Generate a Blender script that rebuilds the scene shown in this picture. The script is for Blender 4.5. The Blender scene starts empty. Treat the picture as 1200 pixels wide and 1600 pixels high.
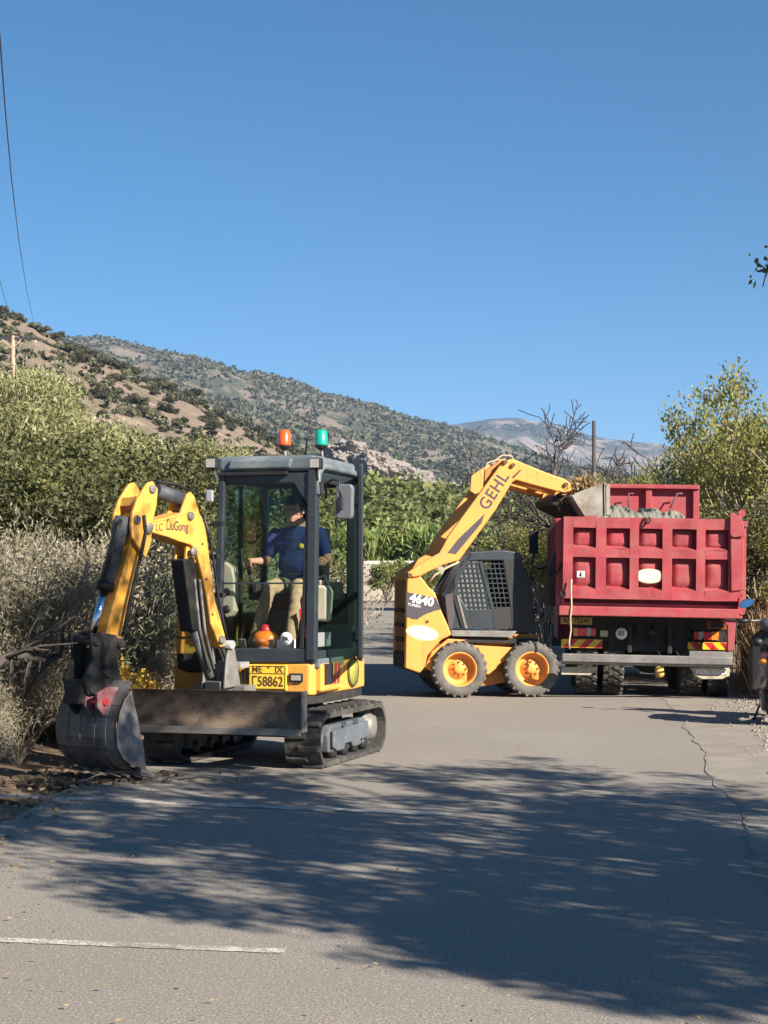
import bpy, bmesh, math, random
import numpy as np
from mathutils import Vector, Matrix, noise
R = math.radians
random.seed(7); rng = np.random.default_rng(7)
SC = bpy.context.scene
COL = SC.collection

# ---------------------------------------------------------------- camera, sky, sun, exposure
CAM_H = 1.45; FPX = 2600.0; PITCH = math.atan(125 / FPX)
cd = bpy.data.cameras.new('camera'); cam = bpy.data.objects.new('camera', cd); COL.objects.link(cam)
cam.location = (0, 0, CAM_H); cam.rotation_euler = (R(90) + PITCH, 0, 0)
cd.sensor_fit = 'VERTICAL'; cd.sensor_height = 24; cd.lens = 24 * FPX / 1600
cd.clip_start = 0.1; cd.clip_end = 30000
SC.camera = cam

SUN = Vector((0.64, -0.58, 0.50)).normalized()       # direction towards the sun
SUN_EL = math.asin(SUN.z); SUN_AZ = math.atan2(SUN.x, SUN.y)
w = bpy.data.worlds.new('World'); SC.world = w; w.use_nodes = True
nt = w.node_tree; nt.nodes.clear()
sky = nt.nodes.new('ShaderNodeTexSky'); sky.sky_type = 'NISHITA'; sky.sun_disc = False
sky.sun_elevation = SUN_EL; sky.sun_rotation = SUN_AZ
sky.air_density = 0.66; sky.dust_density = 0.05; sky.ozone_density = 4.0; sky.altitude = 200
bg = nt.nodes.new('ShaderNodeBackground'); bg.inputs[1].default_value = 0.05
wo = nt.nodes.new('ShaderNodeOutputWorld')
hsv = nt.nodes.new('ShaderNodeHueSaturation'); hsv.inputs['Saturation'].default_value = 1.25; hsv.inputs['Hue'].default_value = 0.49
nt.links.new(sky.outputs[0], hsv.inputs['Color']); nt.links.new(hsv.outputs[0], bg.inputs[0]); nt.links.new(bg.outputs[0], wo.inputs[0])
sd = bpy.data.lights.new('sun', 'SUN'); sd.energy = 5.0; sd.angle = R(0.53); sd.color = (1, 0.905, 0.77)
so = bpy.data.objects.new('sun', sd); COL.objects.link(so)
so.rotation_euler = SUN.to_track_quat('Z', 'Y').to_euler()
SC.view_settings.view_transform = 'Standard'; SC.view_settings.look = 'None'
SC.view_settings.exposure = 1.4; SC.view_settings.gamma = 1
SC.view_settings.use_curve_mapping = False
SC.render.engine = 'CYCLES'

# ---------------------------------------------------------------- helpers
def ray(px, py):
    c, s = math.cos(PITCH), math.sin(PITCH); z = -(py - 800)
    return Vector((px - 600, FPX * c - z * s, FPX * s + z * c)).normalized()
def wp(px, py, d):
    r = ray(px, py); return Vector((0, 0, CAM_H)) + r * (d / r.y)
def onplane(M, axis, val, px, py):
    """local point of the thing with matrix M where local[axis]==val seen at a photograph position"""
    Mi = M.inverted(); o = Mi @ Vector((0, 0, CAM_H)); r = Mi.to_3x3() @ ray(px, py)
    return o + r * ((val - o[axis]) / r[axis])

def new_mat(name):
    m = bpy.data.materials.new(name); m.use_nodes = True
    n = m.node_tree; n.nodes.clear(); out = n.nodes.new('ShaderNodeOutputMaterial'); return m, n, out
def N(n, t, **kw):
    x = n.nodes.new(t)
    for k, v in kw.items():
        if k.startswith('i_'): x.inputs[k[2:].replace('_', ' ')].default_value = v
        else: setattr(x, k, v)
    return x
def mixc(n, f, a, b, bt='MIX'):
    x = n.nodes.new('ShaderNodeMix'); x.data_type = 'RGBA'; x.blend_type = bt
    for s, v in ((0, f), (6, a), (7, b)):
        if hasattr(v, 'default_value') or hasattr(v, 'is_linked'): n.links.new(v, x.inputs[s])
        else: x.inputs[s].default_value = v if s == 0 else (*v, 1)
    return x.outputs[2]
def ramp(n, src, a, b):
    x = n.nodes.new('ShaderNodeMapRange'); x.inputs[1].default_value = a; x.inputs[2].default_value = b
    n.links.new(src, x.inputs[0]); return x.outputs[0]
def nz(n, co, scale, detail=5, rough=0.6, dist=0):
    x = n.nodes.new('ShaderNodeTexNoise'); x.inputs['Scale'].default_value = scale
    x.inputs['Detail'].default_value = detail; x.inputs['Roughness'].default_value = rough
    x.inputs['Distortion'].default_value = dist
    n.links.new(co, x.inputs['Vector']); return x.outputs[0]
def mul(c, k): return tuple(min(1, v * k) for v in c)
def mat(name, col, rough=0.6, metal=0.0, var=0.15, vs=3, dirt=None, damt=(0.5, 0.7), ds=2.5, bump=0.0, bs=60, coat=0, em=None, chips=None):
    m, n, out = new_mat(name)
    co = N(n, 'ShaderNodeTexCoord').outputs['Object']
    f = ramp(n, nz(n, co, vs), 0.3, 0.7)
    c = mixc(n, f, mul(col, 1 - var), mul(col, 1 + var))
    b = N(n, 'ShaderNodeBsdfPrincipled'); b.inputs['Metallic'].default_value = metal
    b.inputs['Roughness'].default_value = rough
    if dirt:
        df = ramp(n, nz(n, co, ds, 8, 0.7, 0.4), *damt)
        c = mixc(n, df, c, dirt)
        rr = n.nodes.new('ShaderNodeMapRange'); n.links.new(df, rr.inputs[0])
        rr.inputs[3].default_value = rough; rr.inputs[4].default_value = min(1, rough + 0.3)
        n.links.new(rr.outputs[0], b.inputs['Roughness'])
    if chips:
        cf = ramp(n, nz(n, co, 38, 3, 0.6), 0.66, 0.70); cm = ramp(n, nz(n, co, 2.2, 3), 0.50, 0.62)
        mm = N(n, 'ShaderNodeMath', operation='MULTIPLY'); n.links.new(cf, mm.inputs[0]); n.links.new(cm, mm.inputs[1]); c = mixc(n, mm.outputs[0], c, chips)
        mp = N(n, 'ShaderNodeMapping'); mp.inputs['Scale'].default_value = (9, 9, 0.7); n.links.new(co, mp.inputs[0])
        sf = ramp(n, nz(n, mp.outputs[0], 2.0, 5, 0.7), 0.56, 0.86); c = mixc(n, sf, c, mul(chips, 1.6))
    n.links.new(c, b.inputs['Base Color'])
    if coat: b.inputs['Coat Weight'].default_value = coat
    if bump:
        bp = N(n, 'ShaderNodeBump'); bp.inputs['Strength'].default_value = bump; bp.inputs['Distance'].default_value = 0.01
        n.links.new(nz(n, co, bs, 4), bp.inputs['Height']); n.links.new(bp.outputs[0], b.inputs['Normal'])
    if em: b.inputs['Emission Color'].default_value = (*em, 1); b.inputs['Emission Strength'].default_value = 1
    n.links.new(b.outputs[0], out.inputs[0]); return m
def glass_mat(name, tint=(0.8, 0.88, 0.84), refl=1.0, dust=0.0):
    m, n, out = new_mat(name)
    t = N(n, 'ShaderNodeBsdfTransparent'); t.inputs[0].default_value = (*tint, 1)
    g = N(n, 'ShaderNodeBsdfGlossy'); g.inputs['Roughness'].default_value = 0.0
    fr = N(n, 'ShaderNodeFresnel'); fr.inputs[0].default_value = 1.45
    mx = N(n, 'ShaderNodeMixShader'); fm = N(n, 'ShaderNodeMath', operation='MULTIPLY'); n.links.new(fr.outputs[0], fm.inputs[0]); fm.inputs[1].default_value = refl; n.links.new(fm.outputs[0], mx.inputs[0])
    n.links.new(t.outputs[0], mx.inputs[1]); n.links.new(g.outputs[0], mx.inputs[2]); o = mx
    if dust:
        d = N(n, 'ShaderNodeBsdfDiffuse'); d.inputs[0].default_value = (0.35, 0.31, 0.25, 1)
        co = N(n, 'ShaderNodeTexCoord').outputs['Object']
        mm = N(n, 'ShaderNodeMath', operation='MULTIPLY'); n.links.new(ramp(n, nz(n, co, 6, 6), 0.35, 0.75), mm.inputs[0]); mm.inputs[1].default_value = dust
        m2 = N(n, 'ShaderNodeMixShader'); n.links.new(mm.outputs[0], m2.inputs[0]); n.links.new(mx.outputs[0], m2.inputs[1]); n.links.new(d.outputs[0], m2.inputs[2]); o = m2
    n.links.new(o.outputs[0], out.inputs[0]); return m
def leaf_mat(name, c1, c2, c3=None, trans=0.3, rough=0.6):
    m, n, out = new_mat(name)
    a = N(n, 'ShaderNodeAttribute', attribute_name='rnd'); b = N(n, 'ShaderNodeAttribute', attribute_name='rnd2')
    oi = N(n, 'ShaderNodeObjectInfo')
    c = mixc(n, a.outputs['Fac'], c1, c2)
    if c3: c = mixc(n, ramp(n, b.outputs['Fac'], 0.8, 1.0), c, c3)
    hs = N(n, 'ShaderNodeHueSaturation'); n.links.new(c, hs.inputs['Color'])
    mr = n.nodes.new('ShaderNodeMapRange'); n.links.new(oi.outputs['Random'], mr.inputs[0]); mr.inputs[3].default_value = 0.75; mr.inputs[4].default_value = 1.25
    n.links.new(mr.outputs[0], hs.inputs['Value'])
    d = N(n, 'ShaderNodeBsdfPrincipled'); d.inputs['Roughness'].default_value = rough; d.inputs['Specular IOR Level'].default_value = 0.3
    n.links.new(hs.outputs[0], d.inputs['Base Color'])
    t = N(n, 'ShaderNodeBsdfTranslucent'); n.links.new(hs.outputs[0], t.inputs[0])
    mx = N(n, 'ShaderNodeMixShader'); mx.inputs[0].default_value = trans
    n.links.new(d.outputs[0], mx.inputs[1]); n.links.new(t.outputs[0], mx.inputs[2]); n.links.new(mx.outputs[0], out.inputs[0]); return m

def tag(o, label=None, cat=None, group=None, kind=None):
    if label: o['label'] = label
    if cat: o['category'] = cat
    if group: o['group'] = group
    if kind: o['kind'] = kind
    return o
def empty(name, M, label, cat, group=None):
    o = bpy.data.objects.new(name, None); o.empty_display_size = 0.3; COL.objects.link(o)
    o.matrix_world = M; return tag(o, label, cat, group)
def frame(x, y, z=0, rz=0, roll=0):
    return Matrix.Translation((x, y, z)) @ Matrix.Rotation(R(rz), 4, 'Z') @ Matrix.Rotation(R(roll), 4, 'Y')

class MB:
    def __init__(s, M=None): s.v = []; s.f = []; s.sm = []; s.mi = []; s.cur = 0; s.M = M or Matrix.Identity(4)
    def add(s, vs, fs, smooth=False):
        k = len(s.v); s.v += [tuple(s.M @ Vector(v)) for v in vs]
        for f in fs: s.f.append([k + i for i in f]); s.sm.append(smooth); s.mi.append(s.cur)
        return s
    def box(s, x0, x1, y0, y1, z0, z1):
        return s.add([(x0,y0,z0),(x1,y0,z0),(x1,y1,z0),(x0,y1,z0),(x0,y0,z1),(x1,y0,z1),(x1,y1,z1),(x0,y1,z1)],
              [(0,3,2,1),(4,5,6,7),(0,1,5,4),(1,2,6,5),(2,3,7,6),(3,0,4,7)])
    def hexa(s, b, t): # 4 bottom, 4 top
        return s.add(list(b) + list(t), [(0,3,2,1),(4,5,6,7),(0,1,5,4),(1,2,6,5),(2,3,7,6),(3,0,4,7)])
    def bar(s, p, q, w, h=None, up=(0,0,1)):
        h = h or w; p = Vector(p); q = Vector(q); d = (q - p).normalized(); u = Vector(up)
        if abs(d.dot(u)) > 0.95: u = Vector((0,1,0)) if abs(d.y) < 0.9 else Vector((1,0,0))
        a = d.cross(u).normalized(); b = a.cross(d)
        o = [a*w/2*i + b*h/2*j for i, j in ((-1,-1),(1,-1),(1,1),(-1,1))]
        return s.hexa([p+x for x in o], [q+x for x in o])
    def prism(s, pts, off):
        pts = [Vector(p) for p in pts]; off = Vector(off); n = len(pts)
        nrm = Vector((0,0,0))
        for i in range(n): nrm += pts[i].cross(pts[(i+1) % n])
        if nrm.dot(off) < 0: pts = pts[::-1]
        k = [tuple(range(n))[::-1], tuple(range(n, 2*n))] + [(i, (i+1) % n, n + (i+1) % n, n + i) for i in range(n)]
        return s.add(pts + [p + off for p in pts], k)
    def tube(s, path, r, n=8, caps=True, smooth=True, flat=1.0):
        P = [Vector(p) for p in path]; rr = r if isinstance(r, (list, tuple)) else [r]*len(P); vs = []; fs = []
        d0 = (P[1]-P[0]).normalized(); u = Vector((0,0,1)) if abs(d0.z) < 0.9 else Vector((1,0,0))
        for i, p in enumerate(P):
            d = (P[min(i+1, len(P)-1)] - P[max(i-1, 0)]).normalized()
            a = d.cross(u)
            if a.length < 1e-4: a = d.cross(Vector((0,1,0)))
            a.normalize(); b = a.cross(d); u = -b if b.dot(u) < 0 else b
            b = u - d*u.dot(d); b.normalize(); a = d.cross(b)
            for k in range(n):
                t = 2*math.pi*k/n; vs.append(p + a*math.cos(t)*rr[i]*flat + b*math.sin(t)*rr[i])
        for i in range(len(P)-1):
            for k in range(n): fs.append((i*n+k, i*n+(k+1)%n, (i+1)*n+(k+1)%n, (i+1)*n+k))
        s.add(vs, fs, smooth)
        if caps:
            m = len(s.v) - len(vs)
            s.f.append([m+k for k in range(n)][::-1]); s.sm.append(False); s.mi.append(s.cur)
            s.f.append([m+(len(P)-1)*n+k for k in range(n)]); s.sm.append(False); s.mi.append(s.cur)
        return s
    def cyl(s, p, q, r, n=16): return s.tube([p, q], r, n)
    def lathe(s, prof, o, axis, n=24, smooth=True):
        o = Vector(o); ax = Vector(axis).normalized(); u = Vector((0,0,1)) if abs(ax.z) < 0.9 else Vector((1,0,0))
        a = ax.cross(u).normalized(); b = ax.cross(a); vs = []; fs = []
        for r, h in prof:
            for k in range(n):
                t = 2*math.pi*k/n; vs.append(o + ax*h + (a*math.cos(t) + b*math.sin(t))*max(r, 1e-4))
        for i in range(len(prof)-1):
            for k in range(n): fs.append((i*n+k, i*n+(k+1)%n, (i+1)*n+(k+1)%n, (i+1)*n+k))
        return s.add(vs, fs, smooth)
    def ball(s, c, r, n=14, m=9):
        r = r if isinstance(r, (list, tuple)) else (r, r, r); vs = []; fs = []
        for i in range(m+1):
            p = math.pi*i/m
            for k in range(n):
                t = 2*math.pi*k/n; vs.append((c[0]+r[0]*math.sin(p)*math.cos(t), c[1]+r[1]*math.sin(p)*math.sin(t), c[2]+r[2]*math.cos(p)))
        for i in range(m):
            for k in range(n): fs.append((i*n+k, (i+1)*n+k, (i+1)*n+(k+1)%n, i*n+(k+1)%n))
        return s.add(vs, fs, True)
    def mesh(s, name):
        me = bpy.data.meshes.new(name); me.from_pydata(s.v, [], s.f)
        me.polygons.foreach_set('use_smooth', s.sm); me.polygons.foreach_set('material_index', s.mi); me.update(); return me
    def build(s, name, m, parent=None, bevel=0, label=None, seg=2):
        me = s.mesh(name); o = bpy.data.objects.new(name, me); COL.objects.link(o)
        for x in (m if isinstance(m, (list, tuple)) else [m]): me.materials.append(x)
        if parent: o.parent = parent
        if bevel:
            b = o.modifiers.new('bevel', 'BEVEL'); b.width = bevel; b.segments = seg; b.limit_method = 'ANGLE'; b.angle_limit = R(35)
            b.harden_normals = False
        if label: o['label'] = label
        return o

def np_mesh(name, V, F, m, attrs=None, smooth=False):
    """V (n,3) array, F (k,4) or (k,3) array"""
    me = bpy.data.meshes.new(name); n = len(V); k, c = F.shape
    me.vertices.add(n); me.vertices.foreach_set('co', V.astype(np.float32).ravel())
    me.loops.add(k*c); me.loops.foreach_set('vertex_index', F.astype(np.int32).ravel())
    me.polygons.add(k); me.polygons.foreach_set('loop_start', np.arange(0, k*c, c, dtype=np.int32))
    me.polygons.foreach_set('use_smooth', np.full(k, smooth))
    for a, val in (attrs or {}).items():
        at = me.attributes.new(a, 'FLOAT', 'POINT'); at.data.foreach_set('value', val.astype(np.float32))
    me.update(calc_edges=True); me.validate()
    if m: me.materials.append(m)
    return me
def mesh_obj(name, me, parent=None, M=None):
    o = bpy.data.objects.new(name, me); COL.objects.link(o)
    if parent: o.parent = parent
    if M is not None: o.matrix_world = M
    return o
def copy_tree(o, parent=None):
    c = o.copy(); COL.objects.link(c); c.parent = parent
    for ch in list(o.children): copy_tree(ch, c)
    return c
def text(body, size, M, m, parent, name='lettering', sx=1.0, shear=0.0, ext=0.0015, space=1.0, bold=0.0):
    cu = bpy.data.curves.new(name, 'FONT'); cu.body = body; cu.size = size; cu.extrude = ext; cu.align_x = 'CENTER'; cu.align_y = 'CENTER'
    cu.shear = shear; cu.space_character = space; cu.offset = bold; cu.resolution_u = 3
    t = bpy.data.objects.new('tmp_text', cu); COL.objects.link(t)
    bpy.context.view_layer.update()
    dg = bpy.context.evaluated_depsgraph_get(); me = bpy.data.meshes.new_from_object(t.evaluated_get(dg))
    bpy.data.objects.remove(t)
    # every glyph becomes a part of its own
    bm = bmesh.new(); bm.from_mesh(me); left = set(bm.verts); isl = []
    while left:
        st_ = [left.pop()]; g = list(st_)
        while st_:
            v = st_.pop()
            for e in v.link_edges:
                u = e.other_vert(v)
                if u in left: left.discard(u); st_.append(u); g.append(u)
        isl.append(g)
    grp = []
    for g in sorted(isl, key=lambda g: min(v.co.x for v in g)):
        a, b = min(v.co.x for v in g), max(v.co.x for v in g)
        if grp and a < grp[-1][1] - .15*min(b-a, grp[-1][1]-grp[-1][0]): grp[-1][1] = max(grp[-1][1], b); grp[-1][2] += g
        else: grp.append([a, b, list(g)])
    T = M @ Matrix.Diagonal((sx, 1, 1, 1))
    for a, b, g in grp:
        idx = {v: i for i, v in enumerate(g)}; fs = {f for v in g for f in v.link_faces}
        mb = MB(T); mb.add([v.co.copy() for v in g], [[idx[v] for v in f.verts] for f in fs]); mb.build('letter', m, parent)
    bm.free(); return None
def face_m(p, xdir, up=(0,0,1)):
    x = Vector(xdir).normalized(); u = Vector(up); z = x.cross(u).normalized(); y = z.cross(x)
    M = Matrix((x, y, z)).transposed().to_4x4(); M.translation = Vector(p); return M
def remeshed(mb, voxel, name, m, parent, smooth=2, wr=0):
    me = mb.mesh('tmp'); o = bpy.data.objects.new('tmp', me); COL.objects.link(o)
    r = o.modifiers.new('r', 'REMESH'); r.mode = 'VOXEL'; r.voxel_size = voxel
    s_ = o.modifiers.new('s', 'SMOOTH'); s_.iterations = smooth; s_.factor = 0.5
    bpy.context.view_layer.update(); dg = bpy.context.evaluated_depsgraph_get()
    me2 = bpy.data.meshes.new_from_object(o.evaluated_get(dg)); bpy.data.objects.remove(o)
    if wr:
        for v in me2.vertices:
            c = v.co; a = noise.noise(Vector((c.x*7+c.z*9, c.y*8, c.z*13-c.x*6))); b_ = noise.noise(Vector((c.x*17-c.z*8, c.y*15, c.z*24)))
            v.co += v.normal*((abs(a)**.7)*-1.6 + .35 + b_*.45)*wr
    me2.polygons.foreach_set('use_smooth', [True]*len(me2.polygons)); me2.name = name
    me2.materials.clear(); me2.materials.append(m)
    q = bpy.data.objects.new(name, me2); COL.objects.link(q); q.parent = parent; return q

# ---------------------------------------------------------------- materials
MT = {}
MT['yel'] = mat('excavator yellow paint', (0.72, 0.345, 0.055), 0.5, var=0.08, dirt=(0.40, 0.28, 0.15), damt=(0.50, 0.85), ds=5, bump=0.08, bs=30, chips=(0.12, 0.075, 0.04))
MT['ora'] = mat('loader yellow paint', (0.72, 0.30, 0.06), 0.5, var=0.07, dirt=(0.42, 0.26, 0.14), damt=(0.55, 0.9), ds=4, bump=0.08, bs=25, chips=(0.14, 0.07, 0.035))
MT['blk'] = mat('black steel', (0.018, 0.018, 0.02), 0.5, var=0.3, dirt=(0.09, 0.075, 0.06), damt=(0.6, 0.9), ds=6, bump=0.1)
MT['cab'] = mat('charcoal cab paint', (0.028, 0.035, 0.043), 0.4, var=0.2, dirt=(0.10, 0.10, 0.10), damt=(0.6, 0.9), ds=7)
MT['roof'] = mat('dusty dark roof paint', (0.12, 0.15, 0.17), 0.5, var=0.25, dirt=(0.26, 0.26, 0.25), damt=(0.45, 0.8), ds=4)
MT['rub'] = mat('dusty rubber', (0.035, 0.033, 0.032), 0.85, var=0.3, dirt=(0.13, 0.12, 0.105), damt=(0.45, 0.75), ds=7, bump=0.3, bs=40)
MT['rub2'] = mat('grey dusty tyre rubber', (0.09, 0.086, 0.08), 0.85, var=0.25, dirt=(0.17, 0.15, 0.13), damt=(0.4, 0.75), ds=7, bump=0.25, bs=40)
MT['fr'] = mat('blue grey track frame', (0.085, 0.10, 0.12), 0.6, var=0.25, dirt=(0.2, 0.18, 0.15), damt=(0.5, 0.8), ds=8, bump=0.2)
MT['gry'] = mat('worn grey steel', (0.20, 0.19, 0.18), 0.55, metal=0.3, var=0.3, dirt=(0.1, 0.07, 0.05), damt=(0.5, 0.8), ds=8, bump=0.2)
MT['cyl'] = mat('grey cylinder barrel', (0.055, 0.065, 0.08), 0.6, var=0.3, dirt=(0.16, 0.15, 0.14), damt=(0.5, 0.8), ds=6, bump=0.2)
MT['chr'] = mat('chrome rod', (0.55, 0.6, 0.68), 0.15, metal=1, var=0.05)
MT['bld'] = mat('scraped blade steel', (0.10, 0.075, 0.06), 0.6, metal=0.25, var=0.45, vs=5, dirt=(0.22, 0.16, 0.11), damt=(0.45, 0.7), ds=3, bump=0.4, bs=20)
MT['bkt'] = mat('scraped bucket steel', (0.15, 0.14, 0.14), 0.55, metal=0.35, var=0.5, vs=6, dirt=(0.27, 0.26, 0.25), damt=(0.45, 0.75), ds=5, bump=0.4, bs=25)
MT['lbk'] = mat('grey loader bucket steel', (0.23, 0.21, 0.18), 0.6, metal=0.2, var=0.3, vs=5, dirt=(0.12, 0.08, 0.05), damt=(0.5, 0.8), ds=4, bump=0.2, bs=30)
MT['pnk'] = mat('faded red paint', (0.22, 0.045, 0.06), 0.65, var=0.3, dirt=(0.15, 0.12, 0.12), damt=(0.38, 0.65), ds=14)
MT['red'] = mat('dusty truck red paint', (0.32, 0.034, 0.048), 0.6, var=0.2, vs=2, dirt=(0.31, 0.11, 0.10), damt=(0.40, 0.80), ds=3.5, bump=0.2, bs=9, chips=(0.11, 0.035, 0.03))
MT['drk'] = mat('grimy chassis black', (0.016, 0.015, 0.014), 0.8, var=0.4, dirt=(0.05, 0.042, 0.035), damt=(0.5, 0.8), ds=6, bump=0.2)
MT['bei'] = mat('beige moulded plastic', (0.40, 0.39, 0.30), 0.6, var=0.08, bump=0.05)
MT['wht'] = mat('white plastic', (0.72, 0.72, 0.70), 0.5, var=0.06)
MT['can'] = mat('milky plastic canister', (0.42, 0.40, 0.30), 0.45, var=0.1)
MT['orp'] = mat('orange plastic', (0.85, 0.22, 0.02), 0.35, var=0.05)
MT['rdp'] = mat('red plastic', (0.55, 0.03, 0.04), 0.4, var=0.1)
MT['decal'] = mat('dark decal', (0.06, 0.05, 0.06), 0.5, var=0.1)
MT['ink'] = mat('black lettering', (0.015, 0.014, 0.013), 0.5, var=0.1)
MT['brn'] = mat('dark brown lettering', (0.10, 0.045, 0.02), 0.5, var=0.1)
MT['wlet'] = mat('white lettering', (0.8, 0.8, 0.78), 0.5, var=0.05)
MT['cream'] = mat('cream decal', (0.82, 0.74, 0.48), 0.5, var=0.06, vs=30)
MT['fade'] = mat('faded grey print', (0.45, 0.42, 0.3), 0.6, var=0.1)
MT['olv'] = mat('olive green decal', (0.30, 0.30, 0.06), 0.5, var=0.15, vs=30)
MT['plt'] = mat('yellow number plate', (0.82, 0.52, 0.05), 0.45, var=0.04)
MT['bro'] = mat('orange beacon lens', (0.75, 0.10, 0.015), 0.25, var=0.03, coat=0.5)
MT['brg'] = mat('green beacon lens', (0.01, 0.33, 0.24), 0.25, var=0.03, coat=0.5)
MT['lens'] = mat('clear lamp lens', (0.35, 0.33, 0.3), 0.2, var=0.1, coat=0.5)
MT['lred'] = mat('red lamp lens', (0.6, 0.02, 0.03), 0.25, var=0.05, coat=0.5)
MT['lora'] = mat('orange lamp lens', (0.8, 0.22, 0.02), 0.25, var=0.05, coat=0.5)
MT['syel'] = mat('reflective yellow stripe', (0.75, 0.48, 0.02), 0.4, var=0.05)
MT['sred'] = mat('reflective red stripe', (0.5, 0.02, 0.03), 0.4, var=0.05)
MT['flap'] = mat('dusty mud flap', (0.42, 0.37, 0.28), 0.8, var=0.2, vs=10, dirt=(0.15, 0.13, 0.1), damt=(0.5, 0.8), ds=9)
MT['tarp'] = mat('grey green tarpaulin', (0.17, 0.17, 0.14), 0.7, var=0.15, bump=0.2, bs=30)
MT['rope'] = mat('pale rope', (0.42, 0.34, 0.23), 0.9, var=0.15)
MT['glass'] = glass_mat('clear cab glass', (0.97, 0.98, 0.97), refl=0.35, dust=0.006)
MT['glassg'] = glass_mat('green tinted glass', (0.66, 0.82, 0.72), refl=0.5, dust=0.01)
MT['mirr'] = mat('mirror', (0.85, 0.88, 0.9), 0.03, metal=1, var=0.0)
MT['skin'] = mat('skin', (0.40, 0.20, 0.13), 0.55, var=0.08, vs=12)
MT['shirt'] = mat('navy cotton', (0.013, 0.022, 0.12), 0.85, var=0.15, vs=6, bump=0.3, bs=14)
MT['pant'] = mat('khaki cotton', (0.22, 0.175, 0.10), 0.9, var=0.15, vs=6, bump=0.3, bs=14)
MT['hair'] = mat('dark hair', (0.015, 0.012, 0.01), 0.7, var=0.2)
MT['cloth'] = mat('black fabric', (0.015, 0.015, 0.017), 0.9, var=0.2)
MT['gpl'] = mat('scooter grey plastic', (0.09, 0.09, 0.10), 0.4, var=0.06, coat=0.3)
MT['spl'] = mat('silver plastic', (0.42, 0.43, 0.45), 0.35, metal=0.4, var=0.05)
MT['wood'] = mat('weathered pole wood', (0.36, 0.27, 0.19), 0.85, var=0.2, vs=2, bump=0.3, bs=15)
MT['woodd'] = mat('dark pole wood', (0.06, 0.045, 0.04), 0.85, var=0.2)
MT['bark'] = mat('grey bark', (0.13, 0.10, 0.075), 0.9, var=0.35, vs=8, bump=0.5, bs=30)
MT['barkd'] = mat('dark twig bark', (0.055, 0.045, 0.04), 0.9, var=0.35, vs=8)
MT['barkl'] = mat('pale dry wood', (0.30, 0.25, 0.19), 0.9, var=0.3, vs=8)
MT['conc'] = mat('pale concrete wall', (0.36, 0.32, 0.26), 0.85, var=0.12, vs=0.6, dirt=(0.3, 0.2, 0.11), damt=(0.5, 0.75), ds=0.5, bump=0.2)
MT['wire'] = mat('wire black', (0.03, 0.03, 0.035), 0.6, var=0.1)

# ---------------------------------------------------------------- ground, road, hills
def sstep(a, b, x):
    t = max(0, min(1, (x - a) / (b - a))); return t*t*(3 - 2*t)
def gz(x, y):
    z = 1.05 * sstep(26, 80, y)
    if x < -3: z += min(1.0, (-3 - x) * 0.10) * sstep(-6, 20, y + 6)
    if x > 6: z += min(0.8, (x - 6) * 0.08)
    return z
def xl(y):
    base = -2.35 if y < 22 else -2.35 - (y - 22) * 0.03
    return base + 0.10 * math.sin(y * 1.7) * 0.5 + 0.06 * math.sin(y * 4.1 + 1)
def xj(y):
    if y < 15: return 2.04 + (y - 9.3) * 0.145 + 0.05*math.sin(y*1.3)
    return 2.87 + (y - 15) * 0.12
def xr(y):
    return 2.95 + (y - 9.3) * 0.155 + 0.10 * math.sin(y * 2.3) if y < 25 else 5.4 + (y - 25) * 0.1 + 0.12*math.sin(y*2)

def road_mat():
    m, n, out = new_mat('worn asphalt')
    co = N(n, 'ShaderNodeTexCoord').outputs['Object']
    big = ramp(n, nz(n, co, 0.35, 6, 0.6), 0.35, 0.65)
    c = mixc(n, big, (0.26, 0.24, 0.217), (0.34, 0.315, 0.286))
    mp = N(n, 'ShaderNodeMapping'); mp.inputs['Scale'].default_value = (0.8, 0.10, 1); n.links.new(co, mp.inputs[0])
    trk = ramp(n, nz(n, mp.outputs[0], 1.0, 3, 0.5), 0.3, 0.9)
    c = mixc(n, trk, c, (0.275, 0.25, 0.22))
    fine = nz(n, co, 95, 2, 0.6); c = mixc(n, ramp(n, fine, 0.40, 0.62), mul((0.24,0.205,0.17), 0.70), c)
    fine2 = nz(n, co, 55, 1, 0.5); c = mixc(n, ramp(n, fine2, 0.66, 0.74), c, (0.44, 0.38, 0.31))
    # cracks
    v = N(n, 'ShaderNodeTexVoronoi', feature='DISTANCE_TO_EDGE'); v.inputs['Scale'].default_value = 0.42
    wv = mixc(n, 0.22, co, N(n, 'ShaderNodeTexNoise', i_Scale=1.8, i_Detail=5).outputs[1]); n.links.new(wv, v.inputs['Vector'])
    cf = ramp(n, v.outputs[0], 0.0015, 0.007); msk = ramp(n, nz(n, co, 0.25, 2), 0.48, 0.56)
    mm = N(n, 'ShaderNodeMath', operation='MAXIMUM'); n.links.new(cf, mm.inputs[0])
    inv = N(n, 'ShaderNodeMath', operation='SUBTRACT'); inv.inputs[0].default_value = 1; n.links.new(msk, inv.inputs[1]); n.links.new(inv.outputs[0], mm.inputs[1])
    c = mixc(n, 0.0, c, c)
    b = N(n, 'ShaderNodeBsdfPrincipled'); b.inputs['Roughness'].default_value = 0.85; n.links.new(c, b.inputs['Base Color'])
    bp = N(n, 'ShaderNodeBump'); bp.inputs['Strength'].default_value = 0.55; bp.inputs['Distance'].default_value = 0.006
    n.links.new(fine, bp.inputs['Height']); n.links.new(bp.outputs[0], b.inputs['Normal'])
    n.links.new(b.outputs[0], out.inputs[0]); return m
MT['road'] = road_mat()
MT['shoulder'] = mat('pale worn concrete shoulder', (0.25, 0.225, 0.19), 0.9, var=0.15, vs=1.2, dirt=(0.19, 0.16, 0.13), damt=(0.45, 0.7), ds=1.5, bump=0.5, bs=70)
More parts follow.
